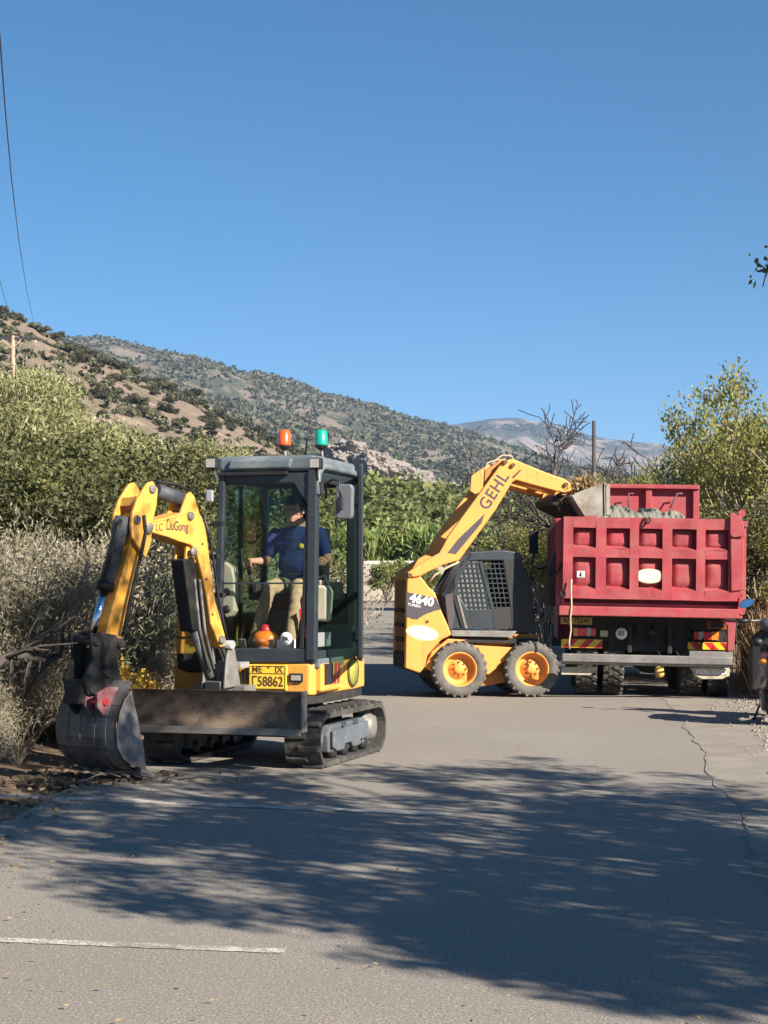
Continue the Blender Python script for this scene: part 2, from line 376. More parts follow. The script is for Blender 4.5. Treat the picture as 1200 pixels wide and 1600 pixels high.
MT['soil'] = mat('dry roadside soil', (0.24, 0.17, 0.11), 0.95, var=0.3, vs=1.5, dirt=(0.13, 0.09, 0.055), damt=(0.4, 0.65), ds=3, bump=0.8, bs=12)
def paint_mat():
    m, n, out = new_mat('worn white road paint')
    co = N(n, 'ShaderNodeTexCoord').outputs['Object']
    f = ramp(n, nz(n, co, 7, 8, 0.75), 0.36, 0.56); f2 = ramp(n, nz(n, co, 80, 2), 0.40, 0.52)
    mm = N(n, 'ShaderNodeMath', operation='MULTIPLY'); n.links.new(f, mm.inputs[0]); n.links.new(f2, mm.inputs[1])
    c = mixc(n, mm.outputs[0], (0.19, 0.17, 0.15), (0.58, 0.55, 0.49))
    b = N(n, 'ShaderNodeBsdfPrincipled'); b.inputs['Roughness'].default_value = 0.8; n.links.new(c, b.inputs['Base Color'])
    n.links.new(b.outputs[0], out.inputs[0]); return m
MT['paint'] = paint_mat()

def strip(name, m, fa, fb, ys, nx, dz):
    V = []; 
    for y in ys:
        a, b = fa(y), fb(y)
        for i in range(nx+1):
            x = a + (b-a)*i/nx; V.append((x, y, gz(max(x,-3), y) + dz if x < 6 else gz(6, y) + dz))
    F = [(r*(nx+1)+i, r*(nx+1)+i+1, (r+1)*(nx+1)+i+1, (r+1)*(nx+1)+i) for r in range(len(ys)-1) for i in range(nx)]
    o = mesh_obj(name, np_mesh(name, np.array(V), np.array(F), m, smooth=True)); return tag(o, kind='structure')
ys = list(np.arange(-8, 79, 0.6))
strip('road', MT['road'], xl, xj, ys, 8, 0.02)
strip('road_shoulder', MT['shoulder'], xj, xr, ys, 4, 0.016)
# dark tar seam along the patch joint
V = []
for y in np.arange(9, 24, .12):
    c = xj(y) + .05*noise.noise(Vector((y*1.9, 0, 0))); w_ = .005 + .012*abs(noise.noise(Vector((y*1.1, 5, 0)))); V += [(c-w_, y, .026), (c+w_, y, .026)]
F = [(2*i, 2*i+1, 2*i+3, 2*i+2) for i in range(len(V)//2-1)]
tag(mesh_obj('road_seam', np_mesh('road_seam', np.array(V), np.array(F), mat('tar', (.215,.195,.17), .9, var=.3, vs=5))), kind='structure')
# ground sheet reaching the horizon
def spaced(inner, step, outer):
    a = list(np.arange(-inner, inner+.1, step)); v = inner; s = step
    while v < outer: s *= 1.35; v += s; a = [-v] + a + [v]
    return a
gx = spaced(16, 0.8, 9000); gy0 = spaced(60, 1.2, 9000); gy = [y + 30 for y in gy0]
V = []
for y in gy:
    for x in gx:
        z = gz(x, y) + (noise.noise(Vector((x*.5, y*.5, 0))) * 0.06 if abs(x) < 30 else 0)
        inside = sstep(xl(y) - .9, xl(y) - .05, x) * (1 - sstep(xr(y) + .05, xr(y) + .9, x)) if -9 < y < 79 else 0
        z = z*(1-inside) + (gz(0, y) - 0.06) * inside
        V.append((x, y, z))
nx = len(gx)
F = [(r*nx+i, r*nx+i+1, (r+1)*nx+i+1, (r+1)*nx+i) for r in range(len(gy)-1) for i in range(nx-1)]
tag(mesh_obj('ground', np_mesh('ground', np.array(V), np.array(F), MT['soil'], smooth=True)), kind='structure')

# painted bay lines on the asphalt
def paint_line(a, b, wd, label):
    mb = MB(); p = Vector(a); q = Vector(b); d = (q-p).normalized(); s_ = Vector((-d.y, d.x))*wd/2; k = 24
    for i in range(k):
        c0 = p.lerp(q, i/k); c1 = p.lerp(q, (i+1)/k)
        w0 = s_*(1+.15*math.sin(i*2.3)); w1 = s_*(1+.15*math.sin((i+1)*2.3))
        mb.add([(c0.x-w0.x, c0.y-w0.y, .0235), (c1.x-w1.x, c1.y-w1.y, .0235), (c1.x+w1.x, c1.y+w1.y, .0235), (c0.x+w0.x, c0.y+w0.y, .0235)], [(0,1,2,3)])
    o = mb.build('road_marking', MT['paint']); return tag(o, label, 'road marking')
def gp(px, py):
    r = ray(px, py); t = (CAM_H - 0.02) / -r.z; return (r.x*t, r.y*t)
a = gp(-60, 1467); b = gp(445, 1487); paint_line(a, b, 0.085, 'nearest worn white line painted across the sunlit asphalt')
a = gp(-80, 1240); b = gp(705, 1273); paint_line(a, b, 0.17, 'worn white line crossing the shaded road in front of the excavator')
a = gp(470, 1044); b = gp(640, 1044); paint_line(a, b, 0.14, 'thin white line across the far road beside the loader')
a = gp(480, 1005); b = gp(640, 1005); paint_line(a, b, 0.16, 'farthest thin white line across the road by the loader')

# ---- hills: surfaces that rise from a foot to a ridge, each at its own distance
def hill(name, prof, d0, d1, m, nu, nv, rough, seed, back=0.35, base=0.6, pw=1.25, x0=-900, x1=2100):
    xs = [p[0] for p in prof]; ysk = [p[1] for p in prof]; V = []
    def dd(v): return d0 + (d1-d0)*v
    tot = nv + int(nv*0.3)
    for j in range(tot+1):
        v = j / nv
        for i in range(nu+1):
            px = x0 + (x1-x0)*i/nu; sk = np.interp(px, xs, ysk)
            zr = CAM_H + (925-sk)/FPX*d1
            d = dd(v); x = (px-600)/FPX*d
            t = min(v, 1)**pw if v <= 1 else max(0, 1 - (v-1)*1.6)
            z = base + (zr-base)*t
            q = Vector((x, d, 0))/(d1*0.1) + Vector((seed, 0, 0))
            f = noise.fractal(q, 0.9, 2.1, 7); rg = 1 - abs(noise.noise(q*1.3))*2
            z += (f*rough + (rg-.3)*rough*.5) * zr * min(1, t*2.2) * (0.35 if abs(v-1) < .06 else 1)
            V.append((x, d, z))
    n1 = nu+1
    F = [(r*n1+i, r*n1+i+1, (r+1)*n1+i+1, (r+1)*n1+i) for r in range(tot) for i in range(nu)]
    V = np.array(V); me = np_mesh(name, V, np.array(F), m, smooth=True)
    tag(mesh_obj(name, me), kind='structure'); return V.reshape(tot+1, n1, 3)
def hill_mat(name, soil1, soil2, scrub, s1, s2, lo, hi, rock=None):
    m, n, out = new_mat(name); co = N(n, 'ShaderNodeTexCoord').outputs['Object']
    c = mixc(n, ramp(n, nz(n, co, s1*3, 6, 0.65), 0.35, 0.65), soil1, soil2)
    f = ramp(n, nz(n, co, s1, 10, 0.72, 0.3), lo, hi); c = mixc(n, f, c, scrub)
    if rock: c = mixc(n, ramp(n, nz(n, co, s2, 5, 0.6, 1.0), 0.60, 0.66), c, rock)
    b = N(n, 'ShaderNodeBsdfPrincipled'); b.inputs['Roughness'].default_value = 0.95; b.inputs['Specular IOR Level'].default_value = 0.1
    n.links.new(c, b.inputs['Base Color'])
    bp = N(n, 'ShaderNodeBump'); bp.inputs['Strength'].default_value = 0.7; bp.inputs['Distance'].default_value = 0.6/s1*0.1
    n.links.new(nz(n, co, s1*6, 8, 0.7), bp.inputs['Height']); n.links.new(bp.outputs[0], b.inputs['Normal'])
    n.links.new(b.outputs[0], out.inputs[0]); return m
MT['hill1'] = hill_mat('pinkish hillside soil', (0.165, 0.128, 0.10), (0.235, 0.185, 0.148), (0.12, 0.11, 0.07), 0.16, 0.07, 0.50, 0.62, (0.29, 0.23, 0.19))
MT['hill2'] = hill_mat('scrubby mountain', (0.13, 0.11, 0.09), (0.20, 0.165, 0.135), (0.055, 0.062, 0.042), 0.035, 0.012, 0.44, 0.56, (0.25, 0.21, 0.18))
MT['hill3'] = hill_mat('bare far mountain', (0.19, 0.15, 0.125), (0.29, 0.235, 0.20), (0.055, 0.06, 0.045), 0.018, 0.004, 0.44, 0.54, (0.32, 0.27, 0.24))
near_prof = [(-900, 230), (-400, 360), (-100, 455), (0, 490), (50, 508), (115, 545), (220, 592), (300, 622), (350, 655), (440, 700), (520, 745), (600, 800), (700, 850), (900, 900), (2100, 910)]
mid_prof = [(-900, 380), (0, 505), (115, 529), (180, 532), (250, 546), (370, 577), (480, 610), (560, 632), (640, 656), (700, 668), (770, 688), (850, 712), (950, 738), (1100, 765), (2100, 880)]
far_prof = [(-900, 700), (500, 690), (640, 668), (715, 661), (765, 655), (810, 656), (870, 664), (930, 680), (1000, 694), (1060, 702), (1200, 716), (1500, 740), (2100, 800)]
H1 = hill('near_hill', near_prof, 88, 270, MT['hill1'], 170, 80, 0.05, 3.0, base=0.9, x0=-900, x1=1500)
H2 = hill('mountain', mid_prof, 330, 1500, MT['hill2'], 240, 120, 0.07, 11.0)
H3 = hill('far_mountain', far_prof, 1900, 3600, MT['hill3'], 200, 60, 0.10, 23.0)

# haze: one closed box of pale air round everything
hb = MB().box(-4600, 4600, -1500, 5600, -2.2, 520)
m, n, out = new_mat('pale air')
pv = N(n, 'ShaderNodeVolumePrincipled'); pv.inputs['Density'].default_value = 0.00013; pv.inputs['Color'].default_value = (0.42, 0.62, 0.95, 1); pv.inputs['Anisotropy'].default_value = 0.0
n.links.new(pv.outputs[0], out.inputs['Volume'])
tag(hb.build('haze', m), kind='stuff')

# boundary wall at the end of the road
W = frame(0, 77.5, 1.0)
wl = empty('boundary_wall', W, 'low pale concrete wall closing the far end of the road', 'wall')
mb = MB()
for i in range(5): mb.box(-1.2 + i*4.02, -1.2 + i*4.02 + 4.0, 0, .25, -.4, 1.72)
mb.build('wall_panels', MT['conc'], wl, 0.02)
mb = MB(); mb.box(-1.25, 18.9, -.04, .29, 1.72, 1.9); mb.build('coping', mat('pale coping', (0.5, 0.47, 0.42), 0.8, var=0.1, vs=1), wl, 0.02)
mb = MB(); mb.box(-1.75, -1.2, -.1, .35, -.4, 1.98); mb.build('pillar', mat('tan render', (0.42, 0.28, 0.16), 0.85, var=0.15, vs=2), wl, 0.02)

# ---------------------------------------------------------------- foliage
def leaves(cent, crad, per, ll, lw, up=0.3, outw=0.4, origin=(0,0,0), jit=0.35):
    """leaf quads scattered round cluster centres"""
    K = len(cent); n = K*per; c = np.repeat(cent, per, 0); cr = np.repeat(rng.random(K), per)
    rad = np.repeat(crad*(0.6 + 0.8*rng.random(K)), per)
    off = rng.normal(size=(n,3)); off /= np.linalg.norm(off, axis=1)[:,None]; off *= (rng.random(n)**0.5 * rad)[:,None]
    p = c + off; a = rng.normal(size=(n,3)); o = p - np.array(origin); o /= (np.linalg.norm(o, axis=1)[:,None] + 1e-6)
    a = a*0.7 + o*outw + np.array([0,0,up]); a /= np.linalg.norm(a, axis=1)[:,None]
    b = np.cross(a, rng.normal(size=(n,3))); b /= (np.linalg.norm(b, axis=1)[:,None] + 1e-6)
    L = ll*(0.6 + 0.8*rng.random(n))[:,None]; Wd = lw*(0.6 + 0.8*rng.random(n))[:,None]
    V = np.stack([p - a*L/2, p + b*Wd/2, p + a*L/2, p - b*Wd/2], 1).reshape(-1, 3)
    F = np.arange(n*4).reshape(-1, 4)
    r1 = np.repeat(np.clip(0.65*cr + 0.35*rng.random(n), 0, 1), 4); r2 = np.repeat(rng.random(n), 4)
    return V, F, {'rnd': r1, 'rnd2': r2}
def join(*parts):
    Vs, Fs, A = [], [], {}; k = 0
    for V, F, at in parts:
        Vs.append(V); Fs.append(F + k); k += len(V)
        for a in at: A.setdefault(a, []).append(at[a])
    return np.concatenate(Vs), np.concatenate(Fs), {a: np.concatenate(A[a]) for a in A}
def lobes(n, rx, rz, z0, zc, spread=0.6, lr=0.5, per=14, low=0.0):
    """cluster centres over n lumps making up a crown; returns centres, lump centres"""
    out = []; lc = []
    for i in range(n):
        t = rng.random()*6.283; rr = rx*spread*math.sqrt(rng.random()); h = zc + (rng.random()*2-1)*rz*(1 - 0.5*rr/rx)
        c = np.array([rr*math.cos(t), rr*math.sin(t), max(z0, h)]); lc.append(c)
        r = rx*lr*(0.6 + 0.7*rng.random())
        d = rng.normal(size=(per,3)); d /= np.linalg.norm(d, axis=1)[:,None]; d[:,2] = np.where(d[:,2] < -0.3, -d[:,2]*0.5, d[:,2])
        out.append(c + d*r*(0.55 + 0.45*rng.random((per,1))))
    out = np.concatenate(out); out[:,2] = np.maximum(out[:,2], low + 0.05); return out, np.array(lc)
def limb_mb(base, tips, r0, seed=0, wob=0.12, kinks=5, rend=0.25):
    mb = MB(); rs = random.Random(seed)
    for tp in tips:
        b = Vector(base); t = Vector(tp); L = (t-b).length; P = []; Rr = []
        for k in range(kinks+1):
            s = k/kinks; p = b.lerp(t, s) + Vector((rs.gauss(0,1), rs.gauss(0,1), rs.gauss(0,.6)))*wob*L*0.3*math.sin(math.pi*s)
            p.z += 0.12*L*math.sin(math.pi*s); P.append(p); Rr.append(r0*((1-s)*(1-rend)+rend)*(0.7 if k else 1))
        mb.tube(P, Rr, 5, caps=False)
    return mb
PROTO = {}
def make_plant(key, rootname, crown, crown_mat, limbs, limb_mat, crownname='crown', limbname='trunk', H=1.0):
    V, F, A = crown; H = float(np.percentile(V[:, 2], 98.5)); me = np_mesh(crownname, V, F, crown_mat, A); lm = limbs.mesh(limbname); lm.materials.append(limb_mat)
    PROTO[key] = (rootname, me, lm, crownname, limbname, H)
def plant(key, x, y, h, label, cat, group=None, wide=1.0, rz=None, z=None, lean=0):
    rootname, me, lm, cn, ln, H = PROTO[key]; s = h/H; z = gz(x, y) - 0.03 if z is None else z
    o = bpy.data.objects.new(rootname, None); COL.objects.link(o); o.location = (x, y, z); o.scale = (s*wide, s*wide, s)
    o.rotation_euler = (0, R(lean), rz if rz is not None else random.random()*6.28); tag(o, label, cat, group)
    c = bpy.data.objects.new(cn, me); COL.objects.link(c); c.parent = o
    t = bpy.data.objects.new(ln, lm); COL.objects.link(t); t.parent = o
    return o
LM = {}
LM['dry'] = leaf_mat('dry grey brush leaves', (0.19, 0.165, 0.11), (0.40, 0.355, 0.26), (0.15, 0.15, 0.085), 0.25)
LM['dark'] = leaf_mat('dark evergreen leaves', (0.035, 0.042, 0.016), (0.14, 0.145, 0.052), (0.24, 0.22, 0.095), 0.25)
LM['olive'] = leaf_mat('olive leaves', (0.13, 0.135, 0.06), (0.34, 0.335, 0.16), (0.44, 0.42, 0.25), 0.3)
LM['hedge'] = leaf_mat('mid green leaves', (0.075, 0.095, 0.03), (0.22, 0.25, 0.08), (0.32, 0.30, 0.13), 0.3)
LM['reed'] = leaf_mat('fresh green blades', (0.10, 0.14, 0.03), (0.24, 0.30, 0.09), (0.24, 0.25, 0.11), 0.3)
LM['ygr'] = leaf_mat('yellowing green leaves', (0.13, 0.15, 0.045), (0.36, 0.355, 0.115), (0.30, 0.20, 0.06), 0.35)
LM['grass'] = leaf_mat('dry straw blades', (0.28, 0.19, 0.09), (0.48, 0.35, 0.19), (0.2, 0.13, 0.06), 0.25)
LM['shade'] = leaf_mat('shade tree leaves', (0.04, 0.055, 0.02), (0.09, 0.11, 0.04), None, 0.2)
LM['scrub'] = leaf_mat('hill scrub leaves', (0.045, 0.050, 0.026), (0.105, 0.105, 0.058), (0.16, 0.14, 0.09), 0.1)
LM['yel'] = leaf_mat('yellow flowering leaves', (0.35, 0.22, 0.04), (0.65, 0.45, 0.10), None, 0.2)
for v in (0, 1):
    c, lc = lobes(11, 1.0, 0.45, 0.25, 0.75, 0.75, 0.42, 22)
    make_plant(f'dry{v}', 'dry_bush', join(leaves(c, 0.20, 70, 0.060, 0.009, 0.3, 0.6), leaves(c, 0.22, 50, 0.030, 0.013, 0.2, 0.3)), LM['dry'], limb_mb((0,0,0), [x*0.95 for x in c[::9]], 0.02, v, 0.3), MT['barkl'], 'foliage', 'stems', 1.65)
    c, lc = lobes(14, 1.5, 0.95, 0.5, 1.6, 0.9, 0.32, 15)
    make_plant(f'dark{v}', 'evergreen_bush', leaves(c, 0.30, 120, 0.058, 0.034, 0.1, 0.3, (0,0,1.2)), LM['dark'], limb_mb((0,0,0), list(lc), 0.05, v, 0.25), MT['bark'], 'crown', 'trunk', 3.1)
    c, lc = lobes(18, 1.9, 1.2, 1.5, 3.1, 0.85, 0.30, 16)
    make_plant(f'olive{v}', 'olive_tree', leaves(c, 0.36, 90, 0.11, 0.026, 0.5, 0.4, (0,0,2.5)), LM['olive'], limb_mb((0,0,0), list(lc), 0.11, v+5, 0.25), MT['bark'], 'crown', 'trunk', 4.9)
    c, lc = lobes(14, 2.4, 1.3, 1.0, 2.6, 0.8, 0.38, 16)
    make_plant(f'hedge{v}', 'leafy_tree', leaves(c, 0.55, 40, 0.26, 0.15, 0.3, 0.3, (0,0,2)), LM['hedge'], limb_mb((0,0,0), list(lc), 0.12, v+9, 0.2), MT['bark'], 'crown', 'trunk', 4.6)
    c, lc = lobes(16, 1.9, 1.7, 1.1, 2.7, 0.8, 0.30, 15)
    make_plant(f'ygr{v}', 'broadleaf_tree', leaves(c, 0.27, 58, 0.075, 0.045, 0.3, 0.3, (0,0,2.5)), LM['ygr'], limb_mb((0,0,0.1), list(lc) + [x for x in c[::6]], 0.05, v+13, 0.2), MT['barkl'], 'crown', 'trunk', 5.0)
# reeds
K = 260; t = rng.random(K)*6.283; rr = 1.5*np.sqrt(rng.random(K)); c = np.stack([rr*np.cos(t), rr*np.sin(t), 0.4 + rng.random(K)*2.1], 1)
make_plant('reed', 'reed_clump', leaves(c, 0.3, 14, 0.6, 0.09, 1.3, 0.2), LM['reed'], limb_mb((0,0,0), [x for x in c[::10]], 0.02, 3), MT['barkl'], 'foliage', 'stems', 2.9)
# grass tuft
n_ = 900; bx = rng.normal(size=n_)*0.17; by = rng.normal(size=n_)*0.17; hh = 0.35 + rng.random(n_)*0.5; lx = rng.normal(size=n_)*0.12; ly = rng.normal(size=n_)*0.12
wv = rng.random(n_)*6.28; ww = 0.003 + 0.004*rng.random(n_)
p0 = np.stack([bx, by, np.zeros(n_)], 1); p1 = np.stack([bx+lx*.4, by+ly*.4, hh*.6], 1); p2 = np.stack([bx+lx, by+ly, hh], 1); s_ = np.stack([np.cos(wv)*ww, np.sin(wv)*ww, 0*wv], 1)
V = np.stack([p0-s_, p0+s_, p1+s_, p1-s_, p2+s_*.3, p2-s_*.3], 1).reshape(-1, 3)
F = np.concatenate([np.array([[6*i, 6*i+1, 6*i+2, 6*i+3], [6*i+3, 6*i+2, 6*i+4, 6*i+5]]) for i in range(n_)])
r_ = np.repeat(rng.random(n_), 6); r2_ = np.repeat(rng.random(n_), 6)
GR = np_mesh('dry_grass', V, F, LM['grass'], {'rnd': r_, 'rnd2': r2_})
def grass(x, y, s, label, group):
    o = mesh_obj('grass_tuft', GR); o.location = (x, y, gz(x, y) - 0.04); o.scale = (s, s, s*(0.8+random.random()*.5)); o.rotation_euler = (0, 0, random.random()*6.28)
    tag(o, label, 'grass tuft', group)
# yellow flowering small bush
c, lc = lobes(6, 0.35, 0.15, 0.15, 0.4, 0.7, 0.45, 16)
make_plant('yel', 'flowering_bush', leaves(c, 0.10, 30, 0.035, 0.028, 0.2, 0.3), LM['yel'], limb_mb((0,0,0), list(lc), 0.01, 2), MT['barkl'], 'foliage', 'stems', 0.7)

# bare trees
def bare_mb(h, seed):
    rs = random.Random(seed); mb = MB()
    def grow(p, d, L, r, lev):
        P = [p]; Rr = [r]
        for k in range(4):
            d = (d + Vector((rs.gauss(0,.28), rs.gauss(0,.28), rs.gauss(0,.2) + .02))).normalized(); p = p + d*L/4; P.append(p); Rr.append(max(.012, r*(1 - 0.45*(k+1)/4)))
            if lev < 5 and (k > 0 or lev > 0):
                for q in range(1 if rs.random() < .7 else 2):
                    dd = (d + Vector((rs.gauss(0,.7), rs.gauss(0,.7), rs.gauss(0.15,.4)))).normalized(); grow(p, dd, L*(0.55+.25*rs.random()), Rr[-1]*.62, lev+1) if rs.random() < .8 else None
        mb.tube(P, Rr, 4 if lev > 1 else 6, caps=False)
    grow(Vector((0,0,0)), Vector((0.05,0,1)), h*0.55, h*0.036, 0 if h > 3 else 1); return mb
def bare_tree(x, y, h, seed, label, group=None, crown=True):
    o = empty('bare_tree', frame(x, y, gz(x, y)), label, 'tree', group)
    b = bare_mb(h, seed); vs = np.array(b.v); k = h/vs[:,2].max(); top = vs[vs[:,2] > vs[:,2].max()*.5]; cx, cy = top[:,0].mean(), top[:,1].mean()
    b.v = [((v[0] - cx*min(1, v[2]/(vs[:,2].max()*.6)))*k, (v[1] - cy*min(1, v[2]/(vs[:,2].max()*.6)))*k, v[2]*k) for v in b.v]
    b.build('branches', MT['barkd'], o); return o

def pxx(px, d): return (px-600)/FPX*d
def ztop(py, d): return CAM_H + (925-py)/FPX*d
def veg(key, px, d, py, label, cat, group=None, wide=1.0, rz=None):
    x = pxx(px, d); return plant(key, x, d, ztop(py, d) - gz(x, d), label, cat, group, wide, rz)
# left: pale dry brush along the road edge
DRY = [(-70, 13.6, 880, 'dry0', .8, 'pale dry bush half out of frame at the left road edge'),
 (20, 15.0, 838, 'dry1', .85, 'tallest pale dry bush at the far left below the dark evergreens'),
 (112, 16.0, 872, 'dry0', .9, 'pale dry bush just left of the excavator bucket cylinder'),
 (205, 17.6, 905, 'dry1', .95, 'pale dry bush between the excavator arm and its cab'),
 (275, 19.4, 905, 'dry0', 1.0, 'pale dry bush directly behind the black boom cylinder'),
 (60, 17.2, 862, 'dry0', 1.0, 'dry bush behind the tallest one at the far left'),
 (150, 18.6, 880, 'dry1', 1.0, 'dry bush behind the excavator arm in the second row'),
 (-35, 12.3, 1060, 'dry1', .8, 'low dry bush in shade left of the digging bucket'),
 (30, 14.2, 1000, 'dry0', .85, 'low brown bush right behind the digging bucket'),
 (165, 15.9, 985, 'dry1', .95, 'low dry bush behind the excavator linkage'),
 (340, 20.5, 880, 'dry1', 1.2, 'dry bush seen behind the foot of the cab window')]
for i, (px, d, py, k, wd, lb) in enumerate(DRY): veg(k, px, d, py, lb, 'bush', 'dry bushes along the left road edge', wd*1.15)
veg('yel', 204, 14.1, 1040, 'small yellow flowering bush behind the excavator linkage', 'bush')
DK = [(20, 20, 740, 1.0, 'dark evergreen bush at the left edge above the dry brush'), (110, 19.4, 765, 1.05, 'dark evergreen bush left of the excavator arm top'),
 (200, 20.8, 735, 1.05, 'dark evergreen bush behind the top of the excavator arm'), (280, 21.5, 745, 1.1, 'dark evergreen bush behind the boom bend'),
 (-60, 22, 700, 1.2, 'dark evergreen bush half cut by the left frame edge'), (150, 24, 728, 1.1, 'taller dark evergreen in the second row behind the arm'),
 (60, 25, 706, 1.1, 'taller dark evergreen in the second row at the far left'), (322, 26, 740, 1.0, 'dark evergreen bush seen through the left cab window'),
 (402, 31, 768, .85, 'dark evergreen bush seen behind the driver'), (250, 26, 738, 1.1, 'taller dark evergreen between the boom and the cab roof'),
 (300, 24, 800, 1.2, 'lower evergreen bush left of the cab window')]
for i, (px, d, py, wd, lb) in enumerate(DK): veg(f'dark{i%2}', px, d, py, lb, 'bush', 'dark evergreen bushes left of the road', wd)
OL = [(-20, 31, 582, 1.0, 'grey green olive tree at the left edge below the utility pole'), (66, 33, 606, 1.0, 'grey green olive tree right of the one at the left edge'),
 (135, 34, 664, 1.0, 'grey green olive tree above the excavator arm'), (235, 35, 700, 1.0, 'grey green olive tree above the boom bend'),
 (305, 36, 712, 1.0, 'grey green olive tree left of the cab roof lamp'), (-110, 30, 570, 1.1, 'olive tree mostly outside the left frame edge'),
 (350, 40, 742, .9, 'olive tree behind the excavator cab roof'), (425, 46, 765, .8, 'olive tree behind the green beacon side of the cab'), (190, 42, 702, 1.0, 'olive tree in the rear row against the pale hillside')]
for i, (px, d, py, wd, lb) in enumerate(OL): veg(f'olive{i%2}', px, d, py, lb, 'tree', 'olive trees left of the road', wd)
# centre: greenery beyond the wall
k_ = 0
for row, (d, py0, sp, dx) in enumerate(((84, 828, 95, 0), (98, 808, 85, 40), (115, 788, 80, 10), (135, 772, 75, 45), (160, 764, 70, 0))):
    for px in range(500 + dx, 1010, sp):
        py = py0 + (px-560)*0.035 + random.uniform(-7, 9)
        if 120 < d and px > 860: continue
        veg(f'hedge{k_%2}', px, d, py, ('green leafy tree in the thicket behind the wall and loader', 'leafy tree in the taller rear thicket below the mountain')[row > 1], 'tree', ('trees of the thicket just behind the wall', 'trees of the rear thicket')[row > 1], 1.15); k_ += 1
for i, px in enumerate((560, 600, 640, 690, 740, 790, 830, 860, 900)):
    veg('reed', px, 83 + (i % 3)*1.5, 832 - (px-560)*0.03 + random.uniform(-8, 8), 'bright green reedy growth right behind the pale wall', 'reeds', 'bright green reeds behind the wall', 1.1)
for px, d, py, lb in ((606, 70, 878, 'round green shrub standing in front of the pale wall'), (640, 72, 882, 'green shrub by the wall half hidden by the loader'), (668, 73, 890, 'low shrub by the wall behind the loader tower')):
    veg('hedge0', px, d, py, lb, 'bush', None, 0.75)
for i, (px, d, py, k, lb) in enumerate(((850, 36, 812, 'ygr0', 'leafy bush between the loader cab and the truck'), (800, 46, 848, 'ygr0', 'leafy bush behind the loader cab'), (880, 42, 790, 'ygr1', 'leafy bush behind the left side of the red truck'), (770, 60, 838, 'hedge0', 'green bush seen under the raised loader arm'))):
    veg(k, px, d, py, lb, 'bush', None, 1.1)
# right: yellow green trees
YG = [(1178, 31, 603, 'ygr0', .72, 'tall yellow green tree at the right behind the truck'), (1290, 28, 600, 'ygr1', .8, 'yellow green tree cut by the right frame edge'),
 (1102, 34, 692, 'ygr1', .8, 'yellow green tree just above the right end of the red headboard'), (1035, 36, 742, 'ygr0', .8, 'lower yellow green tree above the truck headboard'),
 (1262, 25, 760, 'ygr0', .9, 'bushy yellow green growth right of the tailgate'), (1165, 34, 690, 'ygr1', .8, 'yellow green tree filling behind the tall one'), (965, 37, 752, 'ygr1', .8, 'green tree top showing above the truck bed'),
 (1340, 22.5, 800, 'ygr1', .9, 'yellow green bush outside right beside the scooter')]
for px, d, py, k, wd, lb in YG: veg(k, px, d, py, lb, 'tree', None, wd)
x = pxx(1195, 23.5)
for px, d, py, lb in ((1225, 27.5, 800, 'dark evergreen bush low behind the scooter mirror'), (1110, 33, 790, 'dark evergreen bush behind the truck body')):
    veg('dark0', px, d, py, lb, 'bush', None, 1.1)
bare_tree(pxx(925, 40), 40, ztop(616,40)-.3, 5, 'leafless dark tree above the loader arm end')
bare_tree(pxx(1012, 40), 40, ztop(672,40)-.3, 11, 'small leafless tree right of the wooden pole')
bare_tree(pxx(850, 44), 44, ztop(722,44)-.3, 21, 'low leafless tree behind the loader boom')
bare_tree(pxx(965, 45), 45, ztop(698,45)-.3, 33, 'low leafless tree behind the truck headboard')
# straw grass at the right verge
gi = 0
for i in range(70):
    y = 22.3 + random.random()*6; x = 5.5 + (y-22)*.16 + abs(random.gauss(0, .45))
    grass(x, y, 0.75 + random.random()*0.75, 'dry straw coloured grass tuft on the verge right of the truck', 'straw grass tufts right of the truck')
for i in range(46):
    y = 15.8 + random.random()*8; x = xl(y) - 0.4 - abs(random.gauss(0, .5))
    grass(x, y, 0.22 + random.random()*0.25, 'short dry grass tuft at the left road edge', 'short dry grass tufts on the left verge')

# hillside scrub: individuals on the near hill
SCR = []
for v in range(4):
    c, lc = lobes(7, 1.2, 0.5, 0.3, 0.9, 0.7, 0.5, 10); V, F, A = leaves(c, 0.36, 22, 0.26, 0.18, 0.1, 0.3)
    SCR.append(np_mesh('scrub_foliage', V, F, LM['scrub'], A))
def hpt(H, v, px, nu_x0, nu_x1):
    nr, nc, _ = H.shape; fi = (px - nu_x0)/(nu_x1 - nu_x0)*(nc-1); i = int(fi); j = v; j0 = int(j); a, b = fi-i, j-j0
    return (H[j0, i]*(1-a) + H[j0, i+1]*a)*(1-b) + (H[j0+1, i]*(1-a) + H[j0+1, i+1]*a)*b
cnt = 0; rs = random.Random(4)
while cnt < 260:
    px = rs.uniform(-60, 560); v = rs.uniform(16, 79.0); 
    if rs.random() < .22: v = 80 + rs.uniform(-1.2, .3)
    p = hpt(H1, v, px, -900, 1500)
    if noise.noise(Vector((p[0]*.03, p[1]*.03, 1))) < -0.22 and v < 78: continue
    o = mesh_obj('hill_shrub', SCR[cnt % 4]); s = rs.uniform(0.3, 0.95)*(0.75 + 0.35*p[1]/200); o.location = (p[0], p[1], p[2] - .25*s); o.scale = (s*rs.uniform(.9, 1.5), s*1.1, s*rs.uniform(.7, 1.0)); o.rotation_euler = (0, 0, rs.random()*6.28)
    tag(o, *(('dark green shrub on the skyline of the near left hill', 'shrub', 'shrubs along the near hill skyline') if v > 77.5 else ('dark green shrub dotted on the pale pinkish hillside at left', 'shrub', 'shrubs dotted over the near hillside'))); cnt += 1
